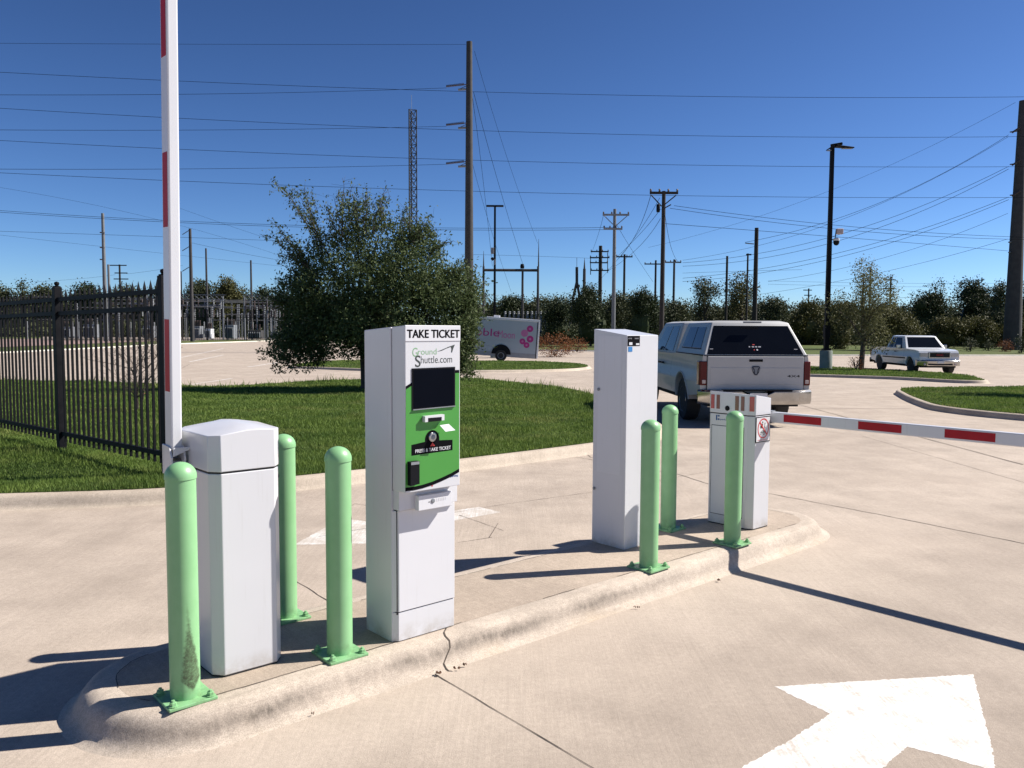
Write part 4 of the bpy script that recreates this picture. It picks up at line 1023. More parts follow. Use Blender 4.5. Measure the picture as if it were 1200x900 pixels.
core = [(470, 365, 70, 52), (425, 385, 58, 40), (515, 365, 45, 50), (378, 385, 42, 36), (480, 318, 52, 36), (430, 325, 55, 42), (385, 345, 40, 33), (536, 385, 20, 40), (445, 280, 38, 28), (500, 405, 52, 32), (455, 408, 48, 28), (395, 300, 38, 30), (350, 405, 32, 22), (530, 335, 30, 28), (415, 258, 26, 24), (490, 283, 26, 18), (352, 345, 30, 26), (538, 422, 14, 16), (360, 375, 30, 30), (548, 360, 8, 22)]
for x, y, rx, ry in core:
    X, Z = px(x, y); rx, ry = rx*S, ry*S; ryy = min(1.7, rx*1.25)
    n = int(270*rx*ry)+16
    c = inell(n, (X, random.uniform(-.4, .4), Z), (rx*1.05, ryy, ry*1.05), .25); cc.append(c)
    limb((-.04, 0, random.uniform(.9, 1.5)), (X*.85, 0, Z), .055, .018)
cc = np.concatenate(cc)
L_ = [clusters(cc, 40, .10)]
sprays = [((405, 290), (398, 206)), ((405, 280), (412, 215)), ((385, 300), (324, 216)), ((380, 300), (345, 232)), ((370, 320), (307, 275)), ((365, 325), (318, 258)), ((375, 340), (320, 306)), ((380, 350), (330, 330)),
          ((430, 275), (430, 222)), ((440, 275), (458, 226)), ((470, 285), (474, 240)), ((485, 285), (507, 258)), ((500, 300), (532, 283)), ((520, 330), (556, 312)), ((535, 350), (560, 345)), ((540, 400), (562, 400)),
          ((365, 400), (312, 432)), ((355, 410), (330, 436)), ((350, 400), (302, 420)), ((345, 395), (318, 392)), ((350, 360), (316, 348)), ((375, 290), (362, 222)), ((395, 290), (376, 240)), ((360, 310), (330, 285)), ((420, 270), (414, 232)),
          ((480, 280), (490, 262)), ((380, 410), (356, 437)), ((540, 420), (556, 440)), ((510, 430), (515, 446)), ((370, 330), (340, 300)), ((450, 270), (446, 236)), ((545, 370), (563, 372))]
for a, b in sprays:
    for rep in range(3):
        X0, Z0 = px(*a); X1, Z1 = px(*b); y0 = random.uniform(-.5, .5); y1 = y0+random.uniform(-.6, .6)
        if rep: X1 = X0+(X1-X0)*random.uniform(.6, .92)+random.uniform(-.15, .15); Z1 = Z0+(Z1-Z0)*random.uniform(.6, .92)+random.uniform(-.15, .15)
        pts = limb((X0, y0, Z0), (X1, y1, Z1), .014, .004, 6, .04)
        P = []
        for i in range(len(pts)-1):
            for k in range(5):
                t = k/5; q = pts[i]*(1-t)+pts[i+1]*t; P.append(q)
                if random.random() < .6:
                    e = q+Vector((random.gauss(0, .17), random.gauss(0, .17), random.gauss(.05, .12))); wood.tube([q, e], [.004, .002], 4, False); P += [e]
        L_.append(clusters(np.array([tuple(q) for q in P]), 5, .055))
# random shoots all over
for i in range(230):
    c = cc[random.randrange(len(cc))]; d = Vector((c[0], c[1], c[2]-2.3)); d.normalize(); d += Vector((random.gauss(0, .3), random.gauss(0, .3), random.gauss(.2, .3)))
    p = Vector(c); e = p+d*random.uniform(.2, .5); wood.tube([p, e], [.005, .002], 4, False)
    L_.append(clusters(np.array([tuple(p+(e-p)*t) for t in (.3, .55, .8, 1.)]), 7, .04))
Cl = np.concatenate(L_)
zf = np.interp(Cl[:, 0], [(q-427)*S for q in (300, 340, 375, 395, 445, 480, 520, 575)], [(456-q)*S for q in (440, 440, 430, 417, 417, 432, 446, 448)])
Cl = Cl[Cl[:, 2] > zf+rng.normal(size=len(Cl))*.06]; wood.build('trunk', M_bark, oak, True)
quads('crown', leafquads(Cl[rng.uniform(0, 1, len(Cl)) < np.interp(Cl[:, 0], [(q-427)*S for q in (300, 345, 385, 430, 480, 560)], [.72, .56, .38, .46, .60, .68])*np.where((Cl[:, 2] > (456-300)*S) & (Cl[:, 0] > (385-427)*S), .66, 1.)], .088, .46), M_oak, oak)

def core(c, r, nu=10, nv=6):  # solid blob added inside a crown to block light between the leaves
    V = []; P = lambda i, j: (c[0]+r[0]*math.cos(2*PI*i/nu)*math.sin(PI*j/nv)*(.9+.2*math.sin(i*2.3+j)), c[1]+r[1]*math.sin(2*PI*i/nu)*math.sin(PI*j/nv), c[2]+r[2]*math.cos(PI*j/nv)*(.9+.15*math.sin(i*1.7)))
    for i in range(nu):
        for j in range(nv): V.append([P(i, j), P((i+1) % nu, j), P((i+1) % nu, j+1), P(i, j+1)])
    return np.array(V)
def far_tree(name, x, base, X, Y, wpx, top, m, label, leaf=None, dens=1., airy=False, trunk=True, group=None, ncl=None, lob=(.18, .32)):
    """tree whose trunk stands at (X,Y); crown wpx wide and reaching image row `top`"""
    s = Y/960.; z0 = gz(Y); H_ = (atY(x, top, Y).z-z0)*(.895 if Y > 60 else 1); w = wpx*s
    t = thing(name, (X, Y, z0), random.uniform(0, 1), label, 'tree' if name.endswith('tree') else 'shrub', group)
    leaf = leaf or .23*Y/100.
    cb = base*H_
    rx = w/2; rz = (H_-cb)/2
    lobes = []
    nl = 9 if not airy else 13
    for k in range(nl):
        a = random.uniform(0, 2*PI); q = random.uniform(.15, .72); zz = random.uniform(-.62, .72)
        sc = random.uniform(.30, .55) if not airy else random.uniform(*lob)
        lobes.append(((rx*q*math.cos(a)*(1-.3*abs(zz)), rx*q*math.sin(a)*(1-.3*abs(zz)), cb+rz+rz*zz*.95), (rx*sc, rx*sc, rz*sc*1.05)))
    lobes.append(((0, 0, cb+rz*1.75-.0), (rx*.32, rx*.32, rz*.30)))
    cs = []
    tot = int((ncl or 170)*dens*(2.6 if not airy else 1))
    for c, r in lobes: cs.append(inell(max(4, tot//nl), c, r, .5))
    cs = np.concatenate(cs); cs[:, 2] = np.clip(cs[:, 2], .15, H_*1.02)
    C = clusters(cs, 20 if not airy else 12, leaf*1.5)
    C[:, 2] = np.maximum(C[:, 2], .1)
    if trunk:
        mb = MB(); r0 = max(.06, H_*.020); mb.tube([(0, 0, -.2), (.02*H_, 0, H_*.3), (0, .01*H_, H_*.62), (.01, 0, H_*.9)], [r0*1.3, r0, r0*.6, r0*.15], 7)
        for c, r in lobes[:9 if airy else 5]: mb.tube([(0, 0, max(.3*H_, c[2]*.55)), Vector((c[0]*.5, c[1]*.5, c[2]*.85)), c], [r0*.55, r0*.35, r0*.12], 5, False)
        mb.build('trunk', M_bark, t)
    Q_ = leafquads(C, leaf, .6)
    if not airy: Q_ = np.concatenate([Q_]+[core(c, [q*.5 for q in r]) for c, r in lobes]+[core((0, 0, cb+rz*.75), (rx*.5, rx*.5, rz*.7))])
    quads('crown', Q_, m, t)
    return t
def ft(x, top, wpx, Y, m, label, base=.12, name='background_tree', **k):
    p = atY(x, 400, Y); return far_tree(name, x, base, p.x, Y, wpx, top, m, label, **k)
# centre group
ft(692, 330, 62, 96, M_dk, 'dense dark tree with a ragged top, left of the tall grey double-armed utility pole', base=.03)
ft(655, 350, 50, 104, M_dk, 'low dark tree above the reddish bush', base=.03)
ft(722, 338, 40, 99, M_mid, 'small green tree right behind the pale wooden utility pole', base=.05)
ft(752, 333, 48, 92, M_dk, 'rounded very dark tree left of the tall black wooden pole', base=.02)
ft(625, 352, 40, 120, M_mid, 'low tree behind the rear end of the trailer', base=.03)
ft(600, 345, 36, 150, M_dk, 'far dark tree above the trailer roof', base=.05)
ft(790, 352, 46, 100, M_mid, 'olive green tree right of the tall black wooden pole', base=.03)
ft(825, 320, 56, 118, M_mid, 'thin airy tree with see-through crown behind the silver truck', base=.3, airy=True, ncl=260, lob=(.24, .38))
ft(868, 312, 62, 118, M_olive, 'tall airy tree with sunlit open crown beside the thick dark pole', base=.25, airy=True, ncl=380, lob=(.24, .40))
ft(905, 346, 56, 108, M_mid, 'broad low tree above the truck topper', base=.03)
ft(948, 348, 48, 112, M_olive, 'yellowish low tree left of the parking lot light', base=.03)
# wispy young tree and others on the right
far_tree('young_tree', 1010, .13, G(1003, 433, K)[0]+.25, 40.8, 82, 304, M_wisp, 'slender young tree with pale wispy crown on the island beside the light pole', leaf=.085, airy=True, ncl=620, dens=1.2, lob=(.30, .46))
ft(1040, 352, 70, 84, M_olive, 'yellow-green bushy tree behind the white pickup truck cab', base=.04)
ft(985, 352, 44, 88, M_olive, 'olive bushy tree just right of the light pole', base=.04)
ft(1090, 338, 56, 110, M_dk, 'dark tree above the front of the white pickup truck', base=.03)
ft(1140, 322, 70, 112, M_dk, 'big dark tree left of the huge steel pole', base=.03)
ft(1170, 326, 48, 106, M_mid, 'rounded tree touching the huge steel pole', base=.03)
ft(1212, 324, 50, 110, M_dk, 'dark tree right of the huge steel pole at the edge', base=.03)
ft(1100, 318, 34, 135, M_mid, 'nearly bare tree top sticking up above the dark trees on the right', base=.5, airy=True, ncl=30)
for i, (x, w) in enumerate(((1060, 50), (1105, 56), (1150, 50), (1195, 52))):
    ft(x, 372, w, 96, M_olive, ['low olive hedge bush above the white pickup roof', 'low olive hedge bush right of the white pickup', 'low olive hedge bush in front of the big dark tree', 'low olive hedge bush at the foot of the huge steel pole'][i], base=.0, name='hedge_bush', trunk=False)
far_tree('small_tree', 1300, .30, 17.6, 21.5, 190, 255, M_mid, 'small tree standing beyond the right edge, shading the near grass island', leaf=.09, ncl=260)
# left trees behind the substation
LT = [(28, 318, 18, 'spindly tree top poking up at the far left', M_mid, True), (0, 330, 44, 'dark tree at the left edge behind the fence', M_mid, False), (60, 330, 46, 'rounded tree left of the fence post top', M_mid, False),
      (104, 330, 46, 'tree left of the grey transmission pole', M_dk, False), (150, 333, 50, 'tree right of the grey transmission pole', M_mid, False), (188, 334, 40, 'tree behind the raised boom', M_dk, False),
      (236, 324, 50, 'large tree rising over the left gantry of the substation', M_mid, False), (268, 322, 46, 'tallest sunlit tree over the substation', M_olive, False), (310, 334, 36, 'round dark tree right of the substation mast', M_dk, False), (345, 340, 40, 'low dark tree half hidden by the oak', M_dk, False)]
for x, top, w, lab, m, airy in LT: ft(x, top, w, 185, m, lab, base=.05 if not airy else .5, airy=airy, ncl=130 if not airy else 40)
# far woods as one mass
def woods(name, spans, m, label):
    V = []
    for x0, x1, Y, top, step in spans:
        x = x0
        while x < x1:
            tp = top+random.uniform(-9, 9); s = Y/960.; p = atY(x, 400, Y); z0 = gz(Y); H_ = (atY(x, tp, Y).z-z0)*.88; w = random.uniform(34, 60)*s/2
            n = 120; c = inell(n, (p.x, Y+random.uniform(-6, 6), H_*.5), (w, w, H_*.52), .6); c[:, 2] = np.clip(c[:, 2], .2, None)
            C = clusters(c, 22, .33*Y/100); C[:, 2] += z0; V.append(leafquads(C, .24*Y/100, .65)); V.append(core((p.x, Y, z0+H_*.38), (w*.7, w*.7, H_*.40))); x += step*random.uniform(.7, 1.3)
    o = quads(name, np.concatenate(V), m); tag(o, label, 'woods', kind='stuff')
woods('woods', [(-60, 460, 235, 338, 15), (-60, 460, 225, 352, 18)], M_mid, 'far dark line of woods behind the substation')
woods('woods', [(560, 760, 190, 345, 14), (760, 1290, 140, 350, 13), (780, 1290, 128, 362, 15)], M_mid, 'dark woods closing the view behind the lot')
woods('undergrowth', [(200, 340, 175, 389, 18), (-60, 200, 175, 386, 18)], M_mid, 'low scrub along the foot of the substation')
woods('undergrowth', [(600, 1290, 118, 382, 11)], M_mid, 'low scrub at the foot of the woods on the right')

# shrubs
def shrub(x, y, wpx, hpx, m, label, leaf=.10, n=60, dz=K):
    X, Y = G(x, y, dz); s = Y/960.; w, h = wpx*s/2, hpx*s
    t = thing('shrub', (X, Y, gz(Y)+dz), 0, label, 'shrub')
    mb = MB(); tips = []
    for k in range(14):
        a = random.uniform(0, 2*PI); r = random.uniform(.3, 1); e = Vector((w*r*math.cos(a), w*r*math.sin(a), h*random.uniform(.5, 1.0))); mb.tube([(0, 0, 0), (e.x*.4, e.y*.4, e.z*.6), e], [.02, .012, .005], 4, False); tips.append(e)
    mb.build('stems', M_bark, t)
    c = inell(n, (0, 0, h*.5), (w, w, h*.5), .4); C = clusters(c, 14, leaf*1.3); C[:, 2] = np.maximum(C[:, 2], .02)
    quads('foliage', leafquads(C, leaf, .5), m, t); return t
shrub(650, 418, 48, 28, M_red, 'reddish brown shrub beside the trailer rear', .13, 120, 0)
shrub(676, 413, 26, 16, M_red, 'small rusty shrub just right of the larger reddish one', .12, 50)
shrub(1003, 434, 22, 16, M_red, 'low reddish sprouts at the foot of the young tree', .06, 26)
shrub(1137, 412, 16, 16, M_mid, 'small green shrub on the verge right of the white pickup', .12, 40)
shrub(1158, 411, 12, 12, M_mid, 'tiny green shrub on the verge, between two others', .12, 30)
shrub(1178, 412, 18, 12, M_red, 'small reddish shrub on the verge near the right edge', .12, 40)
shrub(1197, 414, 16, 22, M_dk, 'dark shrub on the verge at the right edge', .12, 50)
shrub(775, 408, 18, 12, M_mid, 'green shrub seen just left of the silver truck', .12, 40)

# bare sapling behind the fence
def sapling():
    X, Y = G(160, 481, K); t = thing('bare_sapling', (X, Y, gz(Y)+K), 0, 'leafless twiggy sapling behind the black fence', 'sapling'); mb = MB()
    def br(p, d, l, r, lev):
        pts = [p]; 
        for i in range(4): d = (d+Vector((random.gauss(0, .16), random.gauss(0, .16), random.gauss(.02, .10)))).normalized(); pts.append(pts[-1]+d*l/4)
        mb.tube(pts, [r*(1-.16*i) for i in range(5)], 5 if lev < 2 else 4, False)
        if lev < 3:
            for k in range(6 if lev == 0 else 4):
                q = pts[random.randrange(1, 5)]; a = random.uniform(0, 2*PI); nd = (d*.5+Vector((math.cos(a), math.sin(a)*.7, random.uniform(.05, .5)))*.9).normalized(); br(q, nd, l*random.uniform(.5, .75), r*.5, lev+1)
    for k in range(4): br(Vector((random.uniform(-.05, .05), random.uniform(-.05, .05), -.03)), Vector((random.uniform(-.35, .5), random.uniform(-.3, .3), 1)).normalized(), random.uniform(.85, 1.15), .017, 0)
    mb.build('twigs', M_bark, t)
    c = []
    for v_ in random.sample(mb.v, 150): c.append(v_)
    quads('dry_leaves', leafquads(clusters(np.array(c), 1, .02), .028, .5), M_red, t)
sapling()

# dead leaves and pebbles on the concrete
def leafbit(x, y, s, lab):
    X, Y = G(x, y, 0); pts = []
    mb = MB(); n = 7
    for j in range(random.randint(3, 5)):
        ox, oy = random.gauss(0, s*.8), random.gauss(0, s*.35); a0 = random.uniform(0, 6); vs = [(ox+s*random.uniform(.25, .6)*math.cos(a0+2*PI*k/n), oy+s*random.uniform(.2, .5)*math.sin(a0+2*PI*k/n), random.uniform(.002, .012)) for k in range(n)]+[(ox, oy, .016)]
        mb.add(vs, [(k, (k+1) % n, n) for k in range(n)])
    o = mb.build('leaf_litter', M_leafd); o.location = (X, Y, .006); tag(o, lab, 'leaf litter', 'bits of dead leaves on the pavement')
for x, y, s, lab in ((515, 792, .020, 'brown leaf scrap on the crack under the ticket machine'), (534, 786, .014, 'brown leaf scrap right of the crack, lower of two'), (546, 782, .013, 'small brown leaf scrap right of the crack, farther from it'),
                     (843, 682, .014, 'curled brown twig in the gutter before the bollards'), (745, 714, .010, 'tiny dark leaf lying in front of the tall cabinet bollard'), (367, 840, .006, 'single dark crumb on the pavement below the kerb'), (538, 745, .007, 'dark crumb on the kerb right of the ticket machine')):
    leafbit(x, y, s, lab)

# ------------------------------------------------------------------ poles, lamps, towers
def pole(name, label, x, top, Y, r0, r1, m, cat='utility pole', arms=(), base=400, ins=True, group=None):
    """arms: (row, x left, x right) crossarms in image units at the pole's distance"""
    s = Y/960.; p = atY(x, base, Y); zt = atY(x, top, Y).z; z0 = gz(Y)
    X = p.x
    t = thing(name, (X, Y, z0), 0, label, cat, group); h = zt-z0
    mb = MB(); mb.tube([(0, 0, -.3), (0, 0, h*.5), (0, 0, h)], [r0, (r0+r1)/2, r1], 14); mb.build('shaft', m, t, True)
    for row, xa, xb in arms:
        a = atY(xa, row, Y); b = atY(xb, row, Y); z = a.z-z0
        mb = MB(); mb.box(a.x-X, b.x-X, -r1-.12, -r1, z-.09, z+.09); ar = mb.build('crossarm', M_wood if m is M_wood else M_galv, t)
        if ins and (xb-xa) > 9:
            for k in range(4):
                xx = (a.x-X)+(b.x-a.x)*(k+.1)/3.2; mb = MB(); mb.lathe([(.05, .09), (.09, .14), (.05, .18), (.09, .22), (.04, .30)], 8, Matrix.Translation((xx, -r1-.06, z))); mb.build('insulator', M_porc, ar)
    return t, X, z0, h, s
def brace(t, X, z0, Y, pts, r=.05, m=M_wood, nm='brace'):
    mb = MB(); P = [atY(x, y, Y) for x, y in pts]; mb.tube([(p.x-X, -.1, p.z-z0) for p in P], r, 6); return mb.build(nm, m, t)
# big steel pole in the centre
t, X, z0, h, s = pole('transmission_pole', 'tall brown-grey tapered steel transmission pole rising behind the oak', 549.5, 49, 73, .44, .26, M_pole_g, base=400)
for y in (101, 146, 191):
    brace(t, X, z0, 73, [(546, y+4), (537, y+4.5)], .09, M_galv, 'bracket')
    p0, p1 = atY(544, y-1, 73), atY(523, y+1.5, 73); mb = MB(); n = 22
    for k in range(n): q = p0.lerp(p1, k/n); mb.tube([(q.x-X, -.35, q.z-z0), (q.x-X-.045, -.35, q.z-z0-.004)], [.11, .11], 8)
    mb.tube([(p0.x-X+.3, -.3, p0.z-z0), (p1.x-X, -.35, p1.z-z0)], .035, 6); mb.build('insulator_string', M_porc, t)
    brace(t, X, z0, 73, [(547, y), (537, y+4.5)], .03, M_galv, 'strut')
# huge tapered steel pole at the right
t, X, z0, h, s = pole('transmission_pole', 'huge tapered dark grey steel pole at the right edge', 1186.5, 118, 88, .90, .36, M_pole_g, base=390)
for y in (153, 191, 227, 282, 294):
    brace(t, X, z0, 88, [(1191, y+1), (1183 if y < 250 else 1181, y+2)], .07, M_galv, 'bracket')
    if y < 250:
        p0, p1 = atY(1191, y-2, 88), atY(1182, y+4, 88); mb = MB()
        for k in range(14): q = p0.lerp(p1, k/14); mb.tube([(q.x-X, -.6, q.z-z0), (q.x-X-.04, -.6, q.z-z0-.03)], .10, 8)
        mb.build('insulator_string', M_porc, t)
# other poles
t, X, z0, h, s = pole('wooden_pole', 'tall black wooden utility pole with a broad double crossarm on top', 775, 224, 62, .19, .14, M_wood, arms=((226.5, 761, 794),), base=400)
for q in ([(763, 229), (775, 242)], [(792, 229), (776, 242)], [(775, 246), (786, 240)]): brace(t, X, z0, 62, q, .045)
mb = MB(); a = atY(772, 246, 62); mb.lathe([(.12, 0), (.14, .1), (.14, .5), (.1, .6)], 10, Matrix.Translation((a.x-X-.08, -.2, a.z-z0-.2))); mb.build('transformer', M_blkpl, t, True)
t, X, z0, h, s = pole('utility_pole', 'light grey utility pole with two crossarms above the tall white cabinet', 718.5, 245, 80, .21, .15, M_pole_l, arms=((252, 706, 737), (268.5, 707, 729)), base=400)
for q in ([(708, 253), (718, 263)], [(735, 253), (719, 267)]): brace(t, X, z0, 80, q, .04, M_pole_l)
t, X, z0, h, s = pole('wooden_pole', 'dark pole carrying four stacked crossarms', 702.5, 288, 125, .32, .26, M_wood, arms=((295, 692, 713), (302, 691, 714), (308, 691, 712), (317, 692, 713)), base=400)
brace(t, X, z0, 125, [(692, 300), (692, 322)], .06); brace(t, X, z0, 125, [(712, 296), (712, 320)], .06)
pole('wooden_pole', 'short dark pole with a single crossarm, right of the light grey one', 730.5, 298, 118, .2, .15, M_wood, arms=((301, 722, 741),))
pole('wooden_pole', 'distant pole with one crossarm left of the tall black pole', 767, 305, 130, .2, .15, M_wood, arms=((309.5, 755, 776),))
pole('wooden_pole', 'grey pole with one crossarm and a leaning strut right of the tall black pole', 788.5, 304, 110, .18, .14, M_pole_g, arms=((307.5, 779, 798),))
pole('utility_pole', 'plain short pole left of the thick dark pole', 850, 300, 105, .17, .14, M_wood, ins=False)
pole('utility_pole', 'thin pole with a tiny side arm just left of the thick dark pole', 874, 297, 105, .13, .11, M_wood, arms=((298.5, 874, 880),), ins=False)
t, X, z0, h, s = pole('wooden_pole', 'thick dark wooden pole standing above the silver truck', 883.5, 267, 95, .30, .22, M_wood)
brace(t, X, z0, 95, [(883, 286), (873, 285)], .06, M_galv, 'side_arm')
pole('utility_pole', 'thin pole behind the wispy young tree', 1017.5, 313, 90, .12, .10, M_pole_g, arms=((314, 1016, 1019),), ins=False)
pole('wooden_pole', 'distant pole with three short crossarms above the white pickup', 1041.5, 324, 150, .2, .16, M_wood, arms=((328, 1034, 1049), (338, 1034, 1047), (345, 1035, 1047)), ins=False)
pole('wooden_pole', 'faint far pole with a small crossarm left of the parking lot light', 946, 338, 170, .18, .14, M_wood, arms=((340, 941, 951), (346, 942, 951)), ins=False)
pole('utility_pole', 'leaning short dark post top above the truck topper', 908, 352, 110, .16, .14, M_wood, ins=False)
t, X, z0, h, s = pole('transmission_pole', 'light grey pole with three side insulators above the black fence', 124.5, 250, 120, .32, .20, M_pole_l)
for y in (273, 290.5, 304.5): brace(t, X, z0, 120, [(123, y), (117.5, y-.5)], .09, M_porc, 'insulator')
pole('utility_pole', 'short pole stub beside the light grey pole', 129.5, 310, 122, .20, .16, M_pole_l, ins=False)
pole('wooden_pole', 'far pole with three crossarms right of the light grey pole', 142.5, 310, 150, .2, .16, M_wood, arms=((311, 129, 149), (320, 135, 150), (327, 134, 151)), ins=False)
t, X, z0, h, s = pole('utility_pole', 'leaning grey pole with side brackets just right of the raised boom', 225.5, 268, 115, .30, .18, M_pole_g)
for y in (270, 289, 313): brace(t, X, z0, 115, [(222, y), (214, y+5)], .05, M_porc, 'insulator')
pole('lightning_mast', 'slim mast left of centre in the substation', 243.5, 291, 140, .22, .14, M_pole_g, ins=False, cat='mast')
pole('lightning_mast', 'slim mast near the right gantry of the substation', 295.5, 305, 140, .22, .14, M_pole_g, ins=False, cat='mast')
pole('utility_pole', 'small pole just right of the boom', 214, 318, 140, .12, .1, M_wood, ins=False)
pole('wooden_pole', 'tiny far pole with a crossarm left of the oak', 337, 328, 190, .15, .12, M_wood, arms=((330, 333, 342),), ins=False)

# lattice tower
TY_ = 150.; s = TY_/960; p = atY(484, 400, TY_); zt = atY(484, 129, TY_).z; z0 = gz(TY_)
t = thing('lattice_tower', (p.x, TY_, z0), R(20), 'tall slender lattice radio tower behind the oak', 'tower')
hw = .80; hh = zt-z0; n = int(hh/1.5); mb = MB()
cs_ = [(hw*math.cos(a), hw*math.sin(a)) for a in (R(90), R(210), R(330))]
for c in cs_: mb.tube([(c[0], c[1], 0), (c[0], c[1], hh)], .10, 6)
mb.build('legs', M_pole_g, t); mb = MB()
for k in range(n):
    za, zb = hh*k/n, hh*(k+1)/n
    for i in range(3):
        a, b = cs_[i], cs_[(i+1) % 3]
        mb.tube([(a[0], a[1], za), (b[0], b[1], zb)], .055, 4, False); mb.tube([(b[0], b[1], za), (a[0], a[1], zb)], .055, 4, False); mb.tube([(a[0], a[1], zb), (b[0], b[1], zb)], .055, 4, False)
mb.build('lattice', M_pole_g, t); mb = MB(); mb.tube([(0, .5, hh), (0, .5, hh+2.8)], .03, 5); mb.build('antenna', M_galv, t)

# parking lot light right
LY = 41.; q = G(967.5, 432, K); LXx, LYy = q[0], q[1]; zt = atY(976, 172, LYy).z; z0 = gz(LYy)+K
t = thing('parking_lot_light', (LXx, LYy, z0), 0, 'black parking lot light with two flat heads and concrete pedestal, right of the silver truck', 'light pole')
s = LYy/960; h = zt-z0
mb = MB(); mb.lathe([(.31, -.1), (.31, .90), (.29, .93), (.001, .93)], 28); mb.build('pedestal', M_ped, t, True)
mb = MB(); mb.box(-.18, .18, -.18, .18, .93, 1.03); mb.tube([(0, 0, .95), (0, 0, h)], [.155, .12], 4); mb.build('shaft', M_lampb, t)
mb = MB(); mb.box(-.135, .135, -.15, .15, 1.6, 2.2); mb.build('junction_box', M_lampb, t)
def head(x0, x1, za, zb, y=-.1):
    mb = MB(); mb.add([(x0, y-.19, za), (x1, y-.15, zb), (x1, y+.15, zb), (x0, y+.19, za), (x0, y-.19, za+.09), (x1, y-.15, zb+.05), (x1, y+.15, zb+.05), (x0, y+.19, za+.09)], [(0, 1, 2, 3), (4, 7, 6, 5), (0, 4, 5, 1), (1, 5, 6, 2), (2, 6, 7, 3), (3, 7, 4, 0)]); o = mb.build('lamp_head', M_lampb, t, bevel=.02)
    mb = MB(); a, b = x0+(x1-x0)*.35, x0+(x1-x0)*.93; mb.box(min(a, b), max(a, b), y-.12, y+.12, min(za, zb)-.012, min(za, zb)-.002); mb.build('lamp_lens', M_galv, o)
head(.12, 1.02, h-.04, h-.10); head(-.10, -.40, h-.10, h-.26, -.35)
mb = MB(); mb.tube([(-.1, -.05, h+.05), (.45, -.1, h+.14)], .07, 8); mb.tube([(0, 0, h-.1), (0, 0, h+.1)], .09, 8); mb.build('tenon', M_lampb, t)
mb = MB(); hz = atY(980, 276, LYy).z-z0; mb.tube([(.06, -.05, hz-.25), (.24, -.1, hz-.15), (.28, -.1, hz+.25)], .025, 6); mb.build('camera_bracket', M_lampb, t)
mb = MB(); mb.box(.28, .62, -.22, .0, hz+.05, hz+.33); mb.build('antenna_box', mat('pinkish_box', (.55, .42, .40), .5), t, bevel=.04)
mb = MB(); mb.lathe([(.001, -.52), (.09, -.49), (.14, -.40), (.15, -.28), (.13, -.22), (.001, -.2)], 20, Matrix.Translation((.30, -.12, hz))); mb.build('dome_camera', M_lampb, t, True)
mb = MB(); mb.lathe([(.15, -.28), (.16, -.18), (.06, -.12), (.001, -.12)], 20, Matrix.Translation((.30, -.12, hz))); mb.build('camera_housing', M_white2, t, True)
# parking lot light behind the trailer
Y = 60.; p = atY(579.5, 400, Y); zt = atY(579.5, 242, Y).z; z0 = gz(Y)
t = thing('parking_lot_light', (p.x, Y, z0), 0, 'slim black light pole with a T of two flat heads behind the trailer', 'light pole'); h = zt-z0
mb = MB(); mb.tube([(0, 0, 0), (0, 0, h)], [.13, .10], 4); mb.build('shaft', M_lampb, t)
mb = MB(); mb.lathe([(.3, -.1), (.3, .9), (.001, .9)], 20); mb.build('pedestal', M_ped, t, True)
for s_3 in (-1, 1):
    mb = MB(); mb.box(min(0, s_3*.62), max(0, s_3*.62), -.16, .16, h-.02, h+.09); mb.build('lamp_head', M_lampb, t, bevel=.02)
hz = atY(579, 296, Y).z-z0
mb = MB(); mb.box(-.28, -.06, -.15, .05, hz-.1, hz+.35); mb.box(-.05, .05, -.15, .05, hz-.9, hz-.5); mb.build('camera_box', M_galv, t, bevel=.02)
mb = MB(); mb.lathe([(.001, -.16), (.13, -.05), (.13, .05), (.001, .12)], 14, Matrix.Translation((-.16, -.12, hz-.45))); mb.build('dome_camera', M_blkpl, t, True)

# ------------------------------------------------------------------ substation
def frame(name, label, Y, posts, beams, r=.16, m=M_sub, spikes=()):
    p = atY(posts[0][0], 400, Y); X = p.x; z0 = gz(Y); t = thing(name, (X, Y, z0), 0, label, 'steel structure')
    for x, top in posts:
        a = atY(x, top, Y); mb = MB(); xx = atY(x, 395, Y).x-X; mb.tube([(xx, 0, 0), (xx, 0, a.z-z0)], [r, r*.7], 8); mb.build('post', m, t)
    for x, y0, y1 in spikes:
        a, b = atY(x, y0, Y), atY(x, y1, Y); mb = MB(); xx = atY(x, 395, Y).x-X; mb.tube([(xx, 0, a.z-z0), (xx, 0, b.z-z0)], [r*.5, .02], 6); mb.build('lightning_rod', m, t)
    for y, xa, xb, lat in beams:
        a, b = atY(xa, y, Y), atY(xb, y, Y); z = a.z-z0; mb = MB()
        if lat:
            d = lat
            for zz in (z-d/2, z+d/2):
                for yy in (-.4, .4): mb.tube([(a.x-X, yy, zz), (b.x-X, yy, zz)], .05, 4)
            n = max(3, int((b.x-a.x)/d)); 
            for k in range(n):
                x0_, x1_ = a.x-X+(b.x-a.x)*k/n, a.x-X+(b.x-a.x)*(k+1)/n
                mb.tube([(x0_, -.4, z-d/2), (x1_, -.4, z+d/2)], .035, 4, False); mb.tube([(x0_, -.4, z+d/2), (x1_, -.4, z-d/2)], .035, 4, False)
        else: mb.tube([(a.x-X, 0, z), (b.x-X, 0, z)], r*.9, 8)
        mb.build('beam', m, t)
    return t, X, z0
t, X, z0 = frame('dead_end_frame', 'H shaped steel frame with lightning rods behind the trailer', 110, [(566.5, 312), (612, 316), (630, 312)], [(316.5, 566, 631, 0)], .20, M_pole_g, [(566.5, 312, 294), (630.5, 312, 280)])
a = atY(612, 312, 110); mb = MB(); mb.lathe([(.25, 0), (.28, .3), (.2, .6)], 10, Matrix.Translation((a.x-X, 0, a.z-z0-.3))); mb.build('switch', M_blkpl, t)
